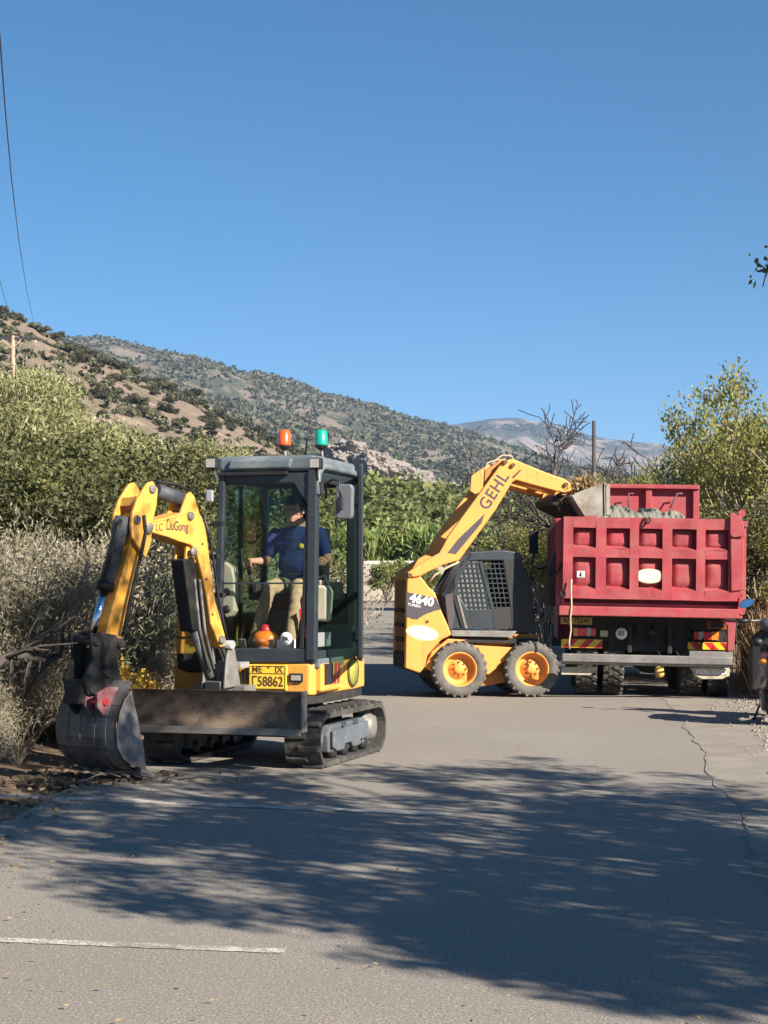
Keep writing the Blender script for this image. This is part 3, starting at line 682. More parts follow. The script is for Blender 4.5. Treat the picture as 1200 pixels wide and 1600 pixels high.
# mass of scrub on the mountains (nobody could count it)
def scrub_mass(name, H, n, x0, x1, size, per, seed, vmin, vmax, thr=-0.1, fs=0.004):
    rs = random.Random(seed); C = []; S = []
    while len(C) < n:
        px = rs.uniform(x0, x1); v = rs.uniform(vmin, vmax); p = hpt(H, v, px, -900, 1500 if H is H1 else 2100)
        if noise.fractal(Vector((p[0], p[1], p[2]))*fs, 1, 2, 4) < thr: continue
        C.append(p); S.append(rs.uniform(.6, 1.4)*size)
    C = np.array(C); S = np.array(S); K = len(C); n2 = K*per; c = np.repeat(C, per, 0); s = np.repeat(S, per)
    off = rng.normal(size=(n2,3))*0.35; off[:,2] = np.abs(off[:,2])*0.9; p = c + off*s[:,None]
    a = rng.normal(size=(n2,3)); a /= np.linalg.norm(a, axis=1)[:,None]; b = np.cross(a, rng.normal(size=(n2,3))); b /= np.linalg.norm(b, axis=1)[:,None]
    q = (s*0.42)[:,None]; V = np.stack([p-a*q, p+b*q, p+a*q, p-b*q], 1).reshape(-1,3)
    me = np_mesh(name, V, np.arange(n2*4).reshape(-1,4), LM['scrub'], {'rnd': np.repeat(np.repeat(rng.random(K), per), 4), 'rnd2': np.repeat(rng.random(n2), 4)})
    tag(mesh_obj(name, me), kind='stuff')
scrub_mass('hillside_scrub', H1, 1000, -80, 620, 0.8, 24, 1, 8, 79.5, -0.05, 0.05)
scrub_mass('mountain_scrub', H2, 26000, -50, 1250, 2.9, 7, 2, 10, 120.3, -0.35, 0.02)
scrub_mass('far_mountain_scrub', H3, 5000, 600, 1250, 6, 5, 3, 10, 60, 0.1, 0.003)

# pale cliffs below the mountain
MT['rock'] = mat('pinkish grey rock', (0.22, 0.19, 0.17), 0.9, var=0.2, vs=0.15, dirt=(0.16, 0.14, 0.11), damt=(0.5, 0.62), ds=0.12, bump=0.6, bs=0.6)
def rock(px, py, d, r, label, seed):
    c = wp(px, py, d); bm = bmesh.new(); bmesh.ops.create_icosphere(bm, subdivisions=5, radius=1)
    for v in bm.verts:
        q = v.co*1.3 + Vector((seed, 0, 0)); cr = noise.cell(q*2.2); f = noise.fractal(q*1.5, .8, 2.2, 5)
        v.co *= 1 + 0.30*f + 0.05*(cr-.5)
    me = bpy.data.meshes.new('rock_outcrop'); bm.to_mesh(me); bm.free(); me.materials.append(MT['rock'])
    o = mesh_obj('rock_outcrop', me); o.location = c; o.scale = r; tag(o, label, 'rock')
rock(583, 735, 420, (5.5, 12, 4.8), 'pale rock outcrop right of the cab below the mountain', 1)
rock(612, 745, 430, (6.5, 12, 4.0), 'rock outcrop with pink streaks just right of the leftmost one', 2)
rock(645, 752, 440, (6, 12, 3.2), 'broad low rock outcrop left of the raised loader arm', 3)
rock(540, 712, 440, (6, 12, 4.0), 'rock outcrop partly hidden by the open cab door', 4)
rock(695, 768, 440, (5, 10, 2.4), 'small rock outcrop by the raised loader arm', 5)

# utility pole and wires
P = wp(20, 590, 150); P.z -= 3
up = empty('utility_pole', Matrix.Translation(P), 'pale wooden utility pole with crossarm on the left hillside', 'utility pole')
zt = wp(20, 529, 150).z - P.z
MB().tube([(0,0,-1),(0,0,zt+.25)], [.24,.17], 10).build('pole', MT['wood'], up)
MB().bar((-2.6,0,zt),(2.3,0,zt), .24, .22).build('crossarm', MT['wire'], up)
mb = MB().bar((0,-.1,zt-.95),(-.95,-.1,zt-.1), .13); mb.build('brace', MT['wood'], up)
mb = MB().bar((0,-.12,zt-.95),(.75,-.12,zt-.1), .1); mb.build('brace', MT['wood'], up)
MB().lathe([(0,-.0),(.09,.0),(.11,.1),(.07,.2),(.1,.3),(.05,.42),(0,.42)], (2.02,0,zt+.05), (0,0,-1), 10).build('insulator', MT['wht'], up)
MB().lathe([(0,-.0),(.09,.0),(.11,.1),(.07,.2),(.1,.3),(.05,.42),(0,.42)], (-1.9,0,zt+.05), (0,0,-1), 10).build('insulator', MT['wht'], up)
def wire(pts, r, label):
    tag(MB().tube(pts, r, 6).build('power_line', MT['wire']), label, 'power line')
def curve(a, b, sag, n=24):
    a, b = Vector(a), Vector(b); return [a.lerp(b, i/n) - Vector((0,0,sag*4*(i/n)*(1-i/n))) for i in range(n+1)]
wire([wp(x_, y_, d_) for x_, y_, d_ in ((-26, -190, 34), (-12, -60, 38), (0, 60, 44), (8, 170, 54), (18, 280, 70), (30, 380, 100), (42, 455, 160), (54, 512, 290))], 0.022, 'long thin power line sweeping down the left edge of the sky')
wire([wp(x_, y_, d_) for x_, y_, d_ in ((-60, 180, 60), (-28, 330, 90), (0, 440, 150), (12, 482, 290))], 0.035, 'short stretch of power line low at the left edge of the sky')
Mp = frame(pxx(927, 38), 38, 0.1)
pp = tag(MB(Mp).tube([(0,0,0),(0.02,0,2.4),(0.03,0,ztop(657,38)-.1)], [.055,.05,.042], 8).build('wooden_post', MT['woodd']), 'thin dark post standing above the truck headboard', 'post')

# ---------------------------------------------------------------- mini excavator
EX = frame(-0.953, 14.64, 0.02, -17)
ex = empty('mini_excavator', EX, 'yellow and charcoal tracked mini excavator facing the camera with its cab door ajar', 'excavator')
EI = EX.inverted()
def XL(px, py, d): return EI @ wp(px, py, d)
# tracks: rubber band, lugs, frame, sprocket and rollers
def track(cx, label=None):
    R_ = .225; ya, yb = -.82, .60; wd = .30
    def band(r, n=14):
        P = []
        for k in range(n+1):
            t = math.pi*k/n; P.append((ya - r*math.sin(t)*1.0, R_ - r*math.cos(t)))
        for k in range(n+1):
            t = math.pi*k/n; P.append((yb + r*math.sin(t), R_ + r*math.cos(t)))
        return P
    mb = MB(); o = band(.215); i_ = band(.175); n = len(o)
    for k in range(n):
        a, b = k, (k+1) % n
        mb.hexa([(cx-wd/2, i_[a][0], i_[a][1]), (cx+wd/2, i_[a][0], i_[a][1]), (cx+wd/2, i_[b][0], i_[b][1]), (cx-wd/2, i_[b][0], i_[b][1])],
                [(cx-wd/2, o[a][0], o[a][1]), (cx+wd/2, o[a][0], o[a][1]), (cx+wd/2, o[b][0], o[b][1]), (cx-wd/2, o[b][0], o[b][1])])
    t = mb.build('rubber_track', MT['rub'], ex)
    # lugs all the way round
    per = []; L = 0; oo = o + [o[0]]
    seg = [(Vector((0, *oo[k])), Vector((0, *oo[k+1]))) for k in range(n)]
    tot = sum((b-a).length for a, b in seg); N_ = 44; step = tot/N_; s0 = 0; k = 0; acc = 0
    for q in range(N_):
        target = q*step
        while acc + (seg[k][1]-seg[k][0]).length < target: acc += (seg[k][1]-seg[k][0]).length; k += 1
        a, b = seg[k]; d = (b-a).normalized(); p = a + d*(target-acc); nrm = Vector((0, d.z, -d.y)); 
        c = Vector((0, (ya+yb)/2, R_)); 
        if nrm.dot(p - Vector((0, max(ya, min(yb, p.y)), R_))) < 0: nrm = -nrm
        m = MB(); side = 1 if q % 2 else -1
        for sx0, sx1, sh in ((-.5, .12, 0), ) if side < 0 else ((-.12, .5, 0),):
            x0, x1 = cx+sx0*wd, cx+sx1*wd; y_ = p - d*.024; z_ = p + d*.024; h = nrm*.026
            m.hexa([(x0, *y_.yz), (x1, *y_.yz), (x1, *z_.yz), (x0, *z_.yz)], [(x0+.01, *(y_+h+d*.006).yz), (x1-.01, *(y_+h+d*.006).yz), (x1-.01, *(z_+h-d*.006).yz), (x0+.01, *(z_+h-d*.006).yz)])
        m.build('track_lug', MT['rub'], t)
    f = MB()
    side = 1 if cx > 0 else -1; xo = cx + side*.10
    f.prism([(cx-.09, -.62, .10), (cx-.09, -.66, .25), (cx-.09, -.55, .325), (cx-.09, .36, .325), (cx-.09, .42, .25), (cx-.09, .40, .12), (cx-.09, .2, .095), (cx-.09, -.4, .095)], (.18, 0, 0))
    f.prism([(xo, -.60, .14), (xo, -.60, .28), (xo, .34, .30), (xo, .34, .15), (xo, .12, .15), (xo, .09, .105), (xo, -.08, .105), (xo, -.12, .15), (xo, -.30, .15), (xo, -.34, .105), (xo, -.5, .105)], (side*.03, 0, 0))
    fr = f.build('track_frame', MT['fr'], ex, 0.012)
    MB().box(xo-.02, xo+.035, -.30, -.26, .30, .335).box(xo-.02, xo+.035, .02, .06, .30, .335).build('frame_stop', MT['fr'], fr)
    m = MB(); m.lathe([(.0,-.05),(.165,-.05),(.175,-.03),(.175,.03),(.165,.05),(.07,.06),(.06,.09),(0,.09)], (cx, ya+.0, R_), (side,0,0), 28); m.build('idler_wheel', MT['gry'], ex)
    m = MB(); m.lathe([(.0,-.05),(.15,-.05),(.16,-.03),(.16,.03),(.15,.05),(.11,.055),(.10,.10),(.05,.11),(0,.11)], (cx, yb, R_), (side,0,0), 28)
    for q in range(9):
        t_ = q*6.283/9; m.box(0,0,0,0,0,0) if False else m.bar((cx, yb+.15*math.cos(t_), R_+.15*math.sin(t_)), (cx, yb+.185*math.cos(t_), R_+.185*math.sin(t_)), .05)
    m.build('drive_sprocket', MT['gry'], ex)
    for y in (-.52, -.22, .05, .32):
        MB().lathe([(0,-.11),(.055,-.11),(.065,-.09),(.065,-.03),(.045,-.02),(.045,.02),(.065,.03),(.065,.09),(.055,.11),(0,.11)], (cx, y, .105), (side,0,0), 16).build('track_roller', MT['blk'], ex)
track(.62); track(-.62)
m = MB().box(-.5,.5,-.42,.36,.20,.36); m.lathe([(0,.30),(.42,.30),(.42,.5),(.38,.52),(0,.52)], (0,.0,0.02), (0,0,1), 32); m.build('undercarriage_frame', MT['drk'], ex, .01)
# dozer blade with arms (curved plate in section)
mb = MB(); pr = [(-1.235 - .075*((t-.45)/.55)**2, .64 - .31*t) for t in np.linspace(0, 1, 12)]; bk = [(p[0]+.035, p[1]) for p in pr]
x0, x1 = -.79, .71
for (a, b), (c, d) in zip(zip(pr, pr[1:]), zip(bk, bk[1:])):
    mb.add([(x0, *a), (x1, *a), (x1, *b), (x0, *b)], [(0,3,2,1)], True); mb.add([(x0, *c), (x1, *c), (x1, *d), (x0, *d)], [(0,1,2,3)], True); mb.add([(x0, *a), (x0, *b), (x0, *d), (x0, *c)], [(0,1,2,3)]); mb.add([(x1, *a), (x1, *b), (x1, *d), (x1, *c)], [(0,3,2,1)])
bl = mb.build('dozer_blade', MT['bld'], ex)
MB().box(x0-.002, x1+.002, -1.335, -1.305, .295, .35).build('cutting_edge', MT['gry'], bl, .004)
MB().box(x0-.018, x0-.002, -1.315, -1.20, .32, .645).build('end_plate', MT['bld'], bl, .004)
MB().box(x1+.002, x1+.018, -1.315, -1.20, .32, .645).build('end_plate', MT['gry'], bl, .004)
MB().box(x0, x1, -1.25, -1.20, .61, .64).build('top_rib', MT['bld'], bl, .004)
for s in (-1, 1):
    MB().bar((s*.30, -1.19, .34), (s*.34, -.35, .28), .09, .12).build('blade_arm', MT['drk'], ex, .008)
MB().cyl((0,-1.18,.42),(0,-.4,.34),.045,14).build('blade_cylinder', MT['blk'], ex)
# upper body
CXa, CXb = -.25, .56
mb = MB(); pts = [(-.10,-.66),(.56,-.70),(.60,-.66),(.64,.30),(.60,.68),(.42,.90),(.10,1.0),(-.35,1.0),(-.66,.88),(-.80,.62),(-.80,-.36),(-.76,-.42),(-.38,-.42),(-.34,-.60)]
ub = MB().prism([(x, y, .575) for x, y in pts], (0,0,.265)).build('lower_body', MT['yel'], ex, 0.02, seg=3)
MB().prism([(x*.97, y*.97, .50) for x, y in pts], (0,0,.075)).build('slew_plate', MT['drk'], ex, .006)
ec = MB(); ec.prism([(-.79,-.40,.845),(-.79,.6,.845),(-.66,.86,.845),(-.32,.98,.845),(-.32,-.40,.845)], (0,0,.40)); ec = ec.build('engine_cover', MT['yel'], ex, 0.07, seg=5)
MB().box(-.805,-.31,-.412,-.395,1.035,1.045).build('panel_seam', MT['ink'], ec)
MB().box(-.76,-.34,-.42,.3,.78,.90).build('tank_cover', MT['drk'], ex, .02)
MB().box(CXa, CXb, .36, .41, .88, 1.42).build('rear_panel', MT['blk'], ex)
MB().prism([(-.3,.44,.845),(.6,.44,.845),(.56,.68,.845),(.4,.88,.845),(.1,.98,.845),(-.3,.98,.845)], (0,0,.36)).build('rear_cover', MT['yel'], ex, 0.05, seg=4)
# front panel details
fy = -.705
def fx(px, py): return onplane(EX, 1, fy, px, py)
a = fx(389, 1038); b = fx(448, 1079)
pl = MB().box(a.x, b.x, fy-.012, fy+.03, b.z, a.z).build('licence_plate', MT['plt'], ex, .008)
mb = MB(); t_ = .006
zc = fx(400, 1052).z
mb.box(a.x+.01, b.x-.01, fy-.0145, fy-.011, a.z-.015, a.z-.009).box(a.x+.01, b.x-.01, fy-.0145, fy-.011, b.z+.009, b.z+.015).box(a.x+.006, a.x+.012, fy-.0145, fy-.011, b.z+.014, a.z-.014).box(b.x-.012, b.x-.006, fy-.0145, fy-.011, b.z+.014, a.z-.014).box(a.x+.013, b.x-.013, fy-.0145, fy-.011, zc-.003, zc+.003)
mb.build('plate_border', MT['brn'], pl)
cx = (a.x+b.x)/2
text('ME  °  IX', .075, face_m((cx, fy-.013, (a.z+zc)/2-.005), (1,0,0)), MT['brn'], pl, sx=.98, bold=.001)
text('Γ58862', .115, face_m((cx, fy-.013, (b.z+zc)/2), (1,0,0)), MT['brn'], pl, sx=.80, bold=.002)
for k in range(3):
    p = fx(378+k*5, 1056); MB().box(p.x-.006, p.x+.006, fy-.008, fy+.02, p.z-.05, p.z+.05).build('vent_slot', MT['blk'], ex)
a = fx(452, 1052); b = fx(473, 1066); q = MB().box(a.x, b.x, fy-.01, fy+.03, b.z, a.z).build('work_lamp', MT['blk'], ex, .005)
MB().box(a.x+.02, b.x-.015, fy-.014, fy-.008, b.z+.015, a.z-.015).build('lamp_glass', MT['lens'], q)
# side decals (machine's left side faces camera right)
def sx_(px, py): return onplane(EX, 0, .645, px, py)
MB().box(.56,.655,-.64,-.12,.60,.835).build('side_cover', MT['yel'], ex, .02)
sxp = .657
def syz(y0, y1, z0, z1, m, nm, o=0.004): return MB().box(sxp-.01, sxp+o, y0, y1, z0, z1).build(nm, m, ex)
syz(-.58, -.38, .66, .83, MT['blk'], 'intake_grille', .008)
for k in range(2):
    y = -.34 + k*.09; MB().prism([(sxp, y, .655), (sxp, y+.05, .655), (sxp, y+.085, .83), (sxp, y+.035, .83)], (.004,0,0)).build('red_stripe', MT['rdp'], ex)
MB().lathe([(0,0),(.13,0),(.13,.006),(0,.006)], (.648, .22, .73), (1,-.02,0), 32).build('round_emblem', MT['olv'], ex)
MB().lathe([(.118,.006),(.118,.009),(.128,.009),(.128,.006)], (.648, .22, .73), (1,-.02,0), 32).build('emblem_ring', MT['ink'], ex)
# cab frame
CX0, CX1, CY0, CY1, CZ0, CZ1 = -.30, .61, -.70, .42, .86, 2.44
mb = MB(); pw = .06
mb.bar((CX0+.03, CY0+.03, CZ0), (CX0+.06, CY0+.07, CZ1), pw, .07)                       # front left
mb.bar((CX1-.035, CY0+.03, CZ0), (CX1-.035, CY0+.07, CZ1), .085, .085)                  # front right
mb.bar((CX0+.03, CY1-.03, CZ0), (CX0+.05, CY1-.03, CZ1), pw, pw)
mb.bar((CX1-.03, CY1-.03, CZ0), (CX1-.03, CY1-.03, CZ1), .09, .07)
mb.box(CX0, CX1, CY0, CY0+.07, CZ0-.02, CZ0+.10).box(CX0, CX1, CY1-.07, CY1, CZ0-.02, CZ0+.28)
mb.box(CX0, CX0+.06, CY0+.07, CY1-.07, CZ0-.02, CZ0+.10).box(CX1-.06, CX1, CY0+.07, CY1-.07, CZ0-.02, CZ0+.08)
mb.box(CX0+.03, CX1, CY0+.05, CY0+.11, CZ1-.10, CZ1).box(CX0+.03, CX1, CY1-.06, CY1, CZ1-.08, CZ1)
mb.box(CX1-.06, CX1, CY0+.1, CY1-.05, CZ1-.08, CZ1).box(CX0+.03, CX0+.08, CY0+.1, CY1-.05, CZ1-.08, CZ1)
mb.build('cab_frame', MT['cab'], ex, .012)
g1 = [fx(455, 752), fx(500, 752), fx(500, 770), fx(478, 789)]
MB().prism([(p.x, CY0+.045, p.z) for p in g1], (0,.05,0)).build('corner_gusset', MT['cab'], ex, .004)
MB().bar((CX1-.115, CY0+.02, CZ0+.1), (CX1-.07, CY0+.05, CZ1-.3), .035, .04).build('inner_pillar', MT['blk'], ex, .004)
# rear window post seen through the cab, floor, rear wall
MB().box(.02,.17,CY1-.075,CY1-.01,CZ0+.2,CZ1-.05).build('rear_post', MT['blk'], ex)
MB().box(CX0+.06,CX1-.06,CY0+.07,CY1-.07,CZ0-.015,CZ0+.012).build('cab_floor', MT['blk'], ex)
# roof: main slab + raised moulded hood
rf = MB(); rp = [(CX0+.03,CY0+.02),(CX1-.02,CY0+.02),(CX1,CY0+.1),(CX1,CY1-.03),(CX1-.05,CY1+.03),(CX0+.06,CY1+.03),(CX0+.02,CY1-.03)]
rf = MB().prism([(x, y, CZ1) for x, y in rp], (0,0,.135)).build('cab_roof', MT['roof'], ex, .05, seg=4)
mb = MB(); mb.prism([(CX0+.13,CY0-.012,CZ1+.02),(CX1-.22,CY0-.012,CZ1+.02),(CX1-.20,CY0-.012,CZ1+.105),(CX0+.15,CY0-.012,CZ1+.105)], (0,.05,0)); mb.build('roof_hood', MT['roof'], rf, .02, seg=3)
MB().box(CX0+.02, CX1-.25, CY0+.0, CY0+.05, CZ1-.03, CZ1+.0).build('roof_gutter', MT['blk'], ex, .005)
# side roof arch
MB().tube([(CX1+.0,CY0+.05,CZ1-.20),(CX1+.0,CY0+.08,CZ1-.02),(CX1+.0,CY0+.2,CZ1+.045),(CX1+.0,CY1-.1,CZ1+.05),(CX1,CY1,CZ1-.02)], .03, 10).build('door_arch', MT['roof'], ex)
# glass
MB().box(CX0+.08,CX1-.14,CY0+.055,CY0+.061,1.50,CZ1-.10).build('windshield', MT['glass'], ex)
wl_ = MB().box(CX0+.07,CX1-.13,CY0+.035,CY0+.041,CZ0+.1,1.52).build('lower_windshield', MT['glass'], ex)
MB().box(CX0+.06,CX1-.12,CY0+.028,CY0+.048,1.495,1.51).build('glass_edge', MT['cab'], wl_)
MB().box(CX0+.07,.02,CY1-.035,CY1-.03,CZ0+.28,CZ1-.08).build('rear_window', MT['glassg'], ex)
MB().box(.17,CX1-.09,CY1-.035,CY1-.03,CZ0+.28,CZ1-.08).build('rear_window', MT['glass'], ex)
MB().box(CX0+.035,CX0+.04,CY0+.1,CY1-.06,CZ0+.1,CZ1-.08).build('side_window', MT['glassg'], ex)
MB().box(CX0+.02,CX0+.05,-.18,-.15,CZ0+.1,CZ1-.08).build('window_bar', MT['blk'], ex)
# open door
D0 = Vector((CX1+.03, CY1-.03, 0)); dd_ = Vector((math.sin(R(19)), -math.cos(R(19)), 0)); DW = .98
def dp(t, z): return tuple(D0 + dd_*t + Vector((0,0,z)))
mb = MB()
for a_, b_ in ((dp(0,CZ0), dp(0,CZ1)), (dp(DW,CZ0+.02), dp(DW-.02,CZ1+.04)), (dp(0,CZ0), dp(DW,CZ0+.02)), (dp(0,CZ1), dp(DW-.02,CZ1+.04)), (dp(0,1.42), dp(DW,1.42))): mb.bar(a_, b_, .035, .045)
dr = mb.build('cab_door', MT['cab'], ex, .006)
mb = MB(); nrm = Vector((dd_.y, -dd_.x, 0))*.003
for z0, z1 in ((CZ0+.03, 1.40), (1.44, CZ1)): mb.prism([dp(.02,z0), dp(DW-.02,z0), dp(DW-.02,z1), dp(.02,z1)], nrm)
mb.build('door_glass', MT['glassg'], dr)
MB().bar(dp(DW-.12,1.35), dp(DW-.02,1.30), .03, .09).build('door_handle', MT['blk'], dr)
for z in (1.05, 2.25): MB().bar(dp(-.05,z), dp(.05,z), .06, .08).build('hinge', MT['blk'], dr)
# door curtain / side seal behind the opening
# lights on roof corners, beacons, antenna
def lampat(px, py, d, w_, h_):
    p = XL(px, py, d); q = MB().box(p.x-w_/2, p.x+w_/2, p.y-.03, p.y+.06, p.z-h_/2, p.z+h_/2).build('work_lamp', MT['blk'], ex, .012)
    MB().box(p.x-w_/2+.012, p.x+w_/2-.012, p.y-.036, p.y-.028, p.z-h_/2+.012, p.z+h_/2-.012).build('lamp_glass', MT['lens'], q)
    MB().bar((p.x, p.y+.02, p.z-h_/2), (p.x+(.03 if px < 400 else 0), p.y+.05, p.z-h_/2-.09), .02).build('lamp_bracket', MT['blk'], q)
lampat(331, 724, 13.75, .10, .095); lampat(493, 724, 13.62, .10, .095)
def beacon(px, d, m, nm):
    p = XL(px, 685, d); z0 = CZ1+.13; zt = XL(px, 672, d).z; zb = XL(px, 697, d).z
    b = MB().lathe([(0,zt),(.04,zt),(.052,zt-.012),(.056,zb+.02),(.058,zb+.004),(0,zb+.004)][::-1], (p.x, p.y, 0), (0,0,1), 24).build(nm, m, ex)
    MB().lathe([(.0,zb-.035),(.025,zb-.035),(.045,zb-.012),(.056,zb),(.056,zb+.006),(0,zb+.006)], (p.x, p.y, 0), (0,0,1), 20).build('beacon_base', MT['blk'], b)
    MB().cyl((p.x+.015, p.y, z0-.03), (p.x, p.y, zb-.02), .014, 10).build('beacon_stalk', MT['gry'], b)
beacon(444.5, 14.3, MT['bro'], 'orange_beacon'); beacon(502, 14.2, MT['brg'], 'green_beacon')
a = XL(476, 712, 14.3); b = XL(484, 657, 14.3); MB().tube([(a.x,a.y,CZ1+.1), tuple(a.lerp(b,.5)), tuple(b)], [.008,.006,.003], 6).build('antenna', MT['ink'], ex)
# big mirror on the door side
p = XL(537, 782, 13.35); mb = MB()
mb.prism([(p.x-.07,p.y,p.z+.11),(p.x-.055,p.y,p.z+.135),(p.x+.06,p.y,p.z+.13),(p.x+.075,p.y,p.z+.10),(p.x+.07,p.y,p.z-.13),(p.x+.05,p.y,p.z-.15),(p.x-.055,p.y,p.z-.15),(p.x-.075,p.y,p.z-.12)], (0,.06,0))
mi = mb.build('side_mirror', mat('dusty mirror housing', (.13,.14,.155), .5, var=.15), ex, .022, seg=4)
MB().tube([(p.x-.01,p.y-.03,p.z+.02),(p.x-.03,p.y-.035,p.z+.09),(p.x-.03,p.y-.02,p.z+.16),(p.x-.10,p.y,p.z+.17),(p.x-.16,p.y+.03,p.z+.14),(p.x-.17,p.y+.06,p.z+.02)], .010, 8).build('mirror_arm', MT['blk'], mi)
MB().box(p.x-.045,p.x+.0,p.y-.04,p.y-.01,p.z-.08,p.z+.03).build('mirror_clamp', MT['blk'], mi, .008)
p = XL(328, 775, 13.85); MB().box(p.x-.03,p.x+.03,p.y-.02,p.y+.02,p.z-.05,p.z+.05).build('small_mirror', MT['spl'], ex, .01)
p = XL(340, 818, 13.8); MB().box(p.x-.05,p.x+.05,p.y-.02,p.y+.03,p.z-.02,p.z+.02).build('wiper_mount', MT['blk'], ex, .005)
# interior: seat, console, joysticks, pedals
st = MB().box(-.05,.40,-.15,.28,1.28,1.40).build('seat', MT['cloth'], ex, .04)
MB().prism([(-.04,.26,1.38),(.39,.26,1.38),(.37,.36,2.0),(-.02,.36,2.0)], (0,.08,0)).build('backrest', MT['cloth'], ex, .03)
MB().box(.0,.35,-.1,.28,.87,1.28).build('seat_base', MT['blk'], ex, .01)
for s, x in ((-1, -.165), (1, .50)):
    MB().box(x-.05,x+.05,-.12,.25,1.36,1.52).build('arm_console', MT['blk'], ex, .02)
    j = MB().tube([(x,-.12,1.42),(x,-.16,1.54),(x,-.20,1.60)], .012, 8).build('joystick', MT['blk'], ex)
    MB().tube([(x,-.20,1.585),(x,-.215,1.65),(x,-.21,1.71)], [.018,.022,.02], 10).build('joystick_grip', MT['ink'], j)
# beige console with round dials behind the front left corner
a = XL(334, 878, 13.95); b = XL(366, 963, 13.95)
yy = -.60
p1 = [onplane(EX, 1, yy, x, y) for x, y in ((338,878),(350,878),(362,886),(366,905),(366,955),(361,963),(352,966),(340,930),(336,900))]
cs = MB().prism([tuple(p) for p in p1], (0,.10,0)).build('instrument_console', MT['bei'], ex, .015, seg=3)
for py in (925, 952):
    q = onplane(EX, 1, yy, 354, py); MB().lathe([(0,-.008),(.034,-.008),(.036,.0),(.02,.012),(0,.014)], tuple(q), (0,-1,0), 20).build('dial', MT['ink'], cs)
# foot area: pedals, boots box, sticker
for x in (-.08, .05, .18): MB().bar((x,-.50,.88),(x,-.58,1.03),.05,.02).build('pedal', MT['gry'], ex)
a = fx(418, 990); q = MB().box(.22,.36,-.56,-.46,.90,1.03).build('white_box', MT['wht'], ex, .008)
c_ = onplane(EX, 1, CY0+.03, 447, 998); dk = MB().lathe([(0,0),(.055,0),(.055,.003),(0,.003)], tuple(c_), (0,-1,0), 28).build('round_sticker', MT['wht'], wl_)
text('BK', .045, face_m((c_.x, c_.y-.004, c_.z), (1,0,0)), MT['ink'], dk, bold=.001)
a = onplane(EX, 0, CX1-.05, 490, 989); 
MB().box(CX1-.05,CX1-.02,-.60,-.22,.97,1.09).build('toolbox_lid', MT['spl'], ex, .006)
MB().box(CX1-.10,CX1+.03,-.66,-.02,.80,.875).build('cab_step', MT['roof'], ex, .01)
# boom, arm and bucket in their own vertical plane
PV = Vector((-.12, -.95, 0)); AZ = 38
pw_ = EX @ PV; fw = Vector((-math.sin(R(AZ)), -math.cos(R(AZ)), 0)); nv = Vector((math.cos(R(AZ)), -math.sin(R(AZ)), 0))
BM = Matrix((fw, nv, Vector((0,0,1)))).transposed().to_4x4(); BM.translation = (pw_.x, pw_.y, 0.0)   # local axes: x = out along the boom, y = towards machine left, z = up
BL = EI @ BM
def bp(v, px, py): return onplane(BM, 1, v, px, py)
def plate(pts, v0, v1, pv=None):
    """side plate drawn in the boom plane, from v0 to v1"""
    P_ = [bp(pv if pv is not None else v1, *p) for p in pts]; return MB(BL).prism([(p.x, v0, p.z) for p in P_], (0, v1-v0, 0))
bt = .105
boom_pts = [(353,1008),(345,1012),(330,975),(325,940),(318,905),(312,880),(306,862),(300,852),(280,846),(262,839),(250,836),(237,832),(233,824),(236,814),(262,808),(285,801),(300,799),(310,800),(316,808),(320,820),(324,840),(330,890),(337,940),(345,968),(352,992)]
boom = plate(boom_pts, -bt, bt).build('boom', MT['yel'], ex, .012, seg=2)
# raised edge welts on both flanks
ear = [(282,803),(292,773),(298,768),(304,776),(312,803)]
for v in (-.085, .06): plate(ear, v, v+.025, .085).build('cylinder_lug', MT['yel'], boom, .004)
ear2 = [(292,852),(290,874),(298,872),(306,880),(308,864),(302,852)]
for v in (-.07, .045): plate(ear2, v, v+.025, .07).build('boom_cylinder_lug', MT['yel'], boom, .004)
q = bp(bt, 280, 822)
ux = (bp(bt, 292, 822) - bp(bt, 258, 825)); 
Tm = BL @ face_m((bp(bt+.002, 277, 822.5).x, bt+.0015, bp(bt, 277, 822.5).z), (-1,0,-0.02)); 
text('LiuGong', .105, Tm, MT['decal'], boom, sx=.68, bold=.0015)
Tm = BL @ face_m((bp(bt+.002, 249, 824).x, bt+.0015, bp(bt, 249, 824).z), (-1,0,-0.02)); text('LC', .085, Tm, MT['brn'], boom, sx=.8)
# swing post (kingpost) under the boom
mb = MB(BL); mb.box(-.12,.10,-.09,.09,.60,.72).cyl((-.05,0,.55),(-.05,0,.88),.07,20)
for v in (-.135, .11): mb.prism([(-.10,v,.68),(.10,v,.66),(.075,v,.90),(.03,v,1.05),(-.03,v,.98)], (0,.025,0))
mb.build('swing_post', MT['gry'], ex, .01)
MB().box(-.36,.10,-.95,-.60,.585,.66).build('swing_bracket', MT['gry'], ex, .01)
MB().box(-.08,.04,-.90,-.71,.80,.85).build('bracket_tab', MT['spl'], ex, .006)
mb = MB(BL).cyl((.03,-.16,1.02),(.03,.16,1.02),.035,14); mb.build('boom_foot_pin', MT['spl'], ex)
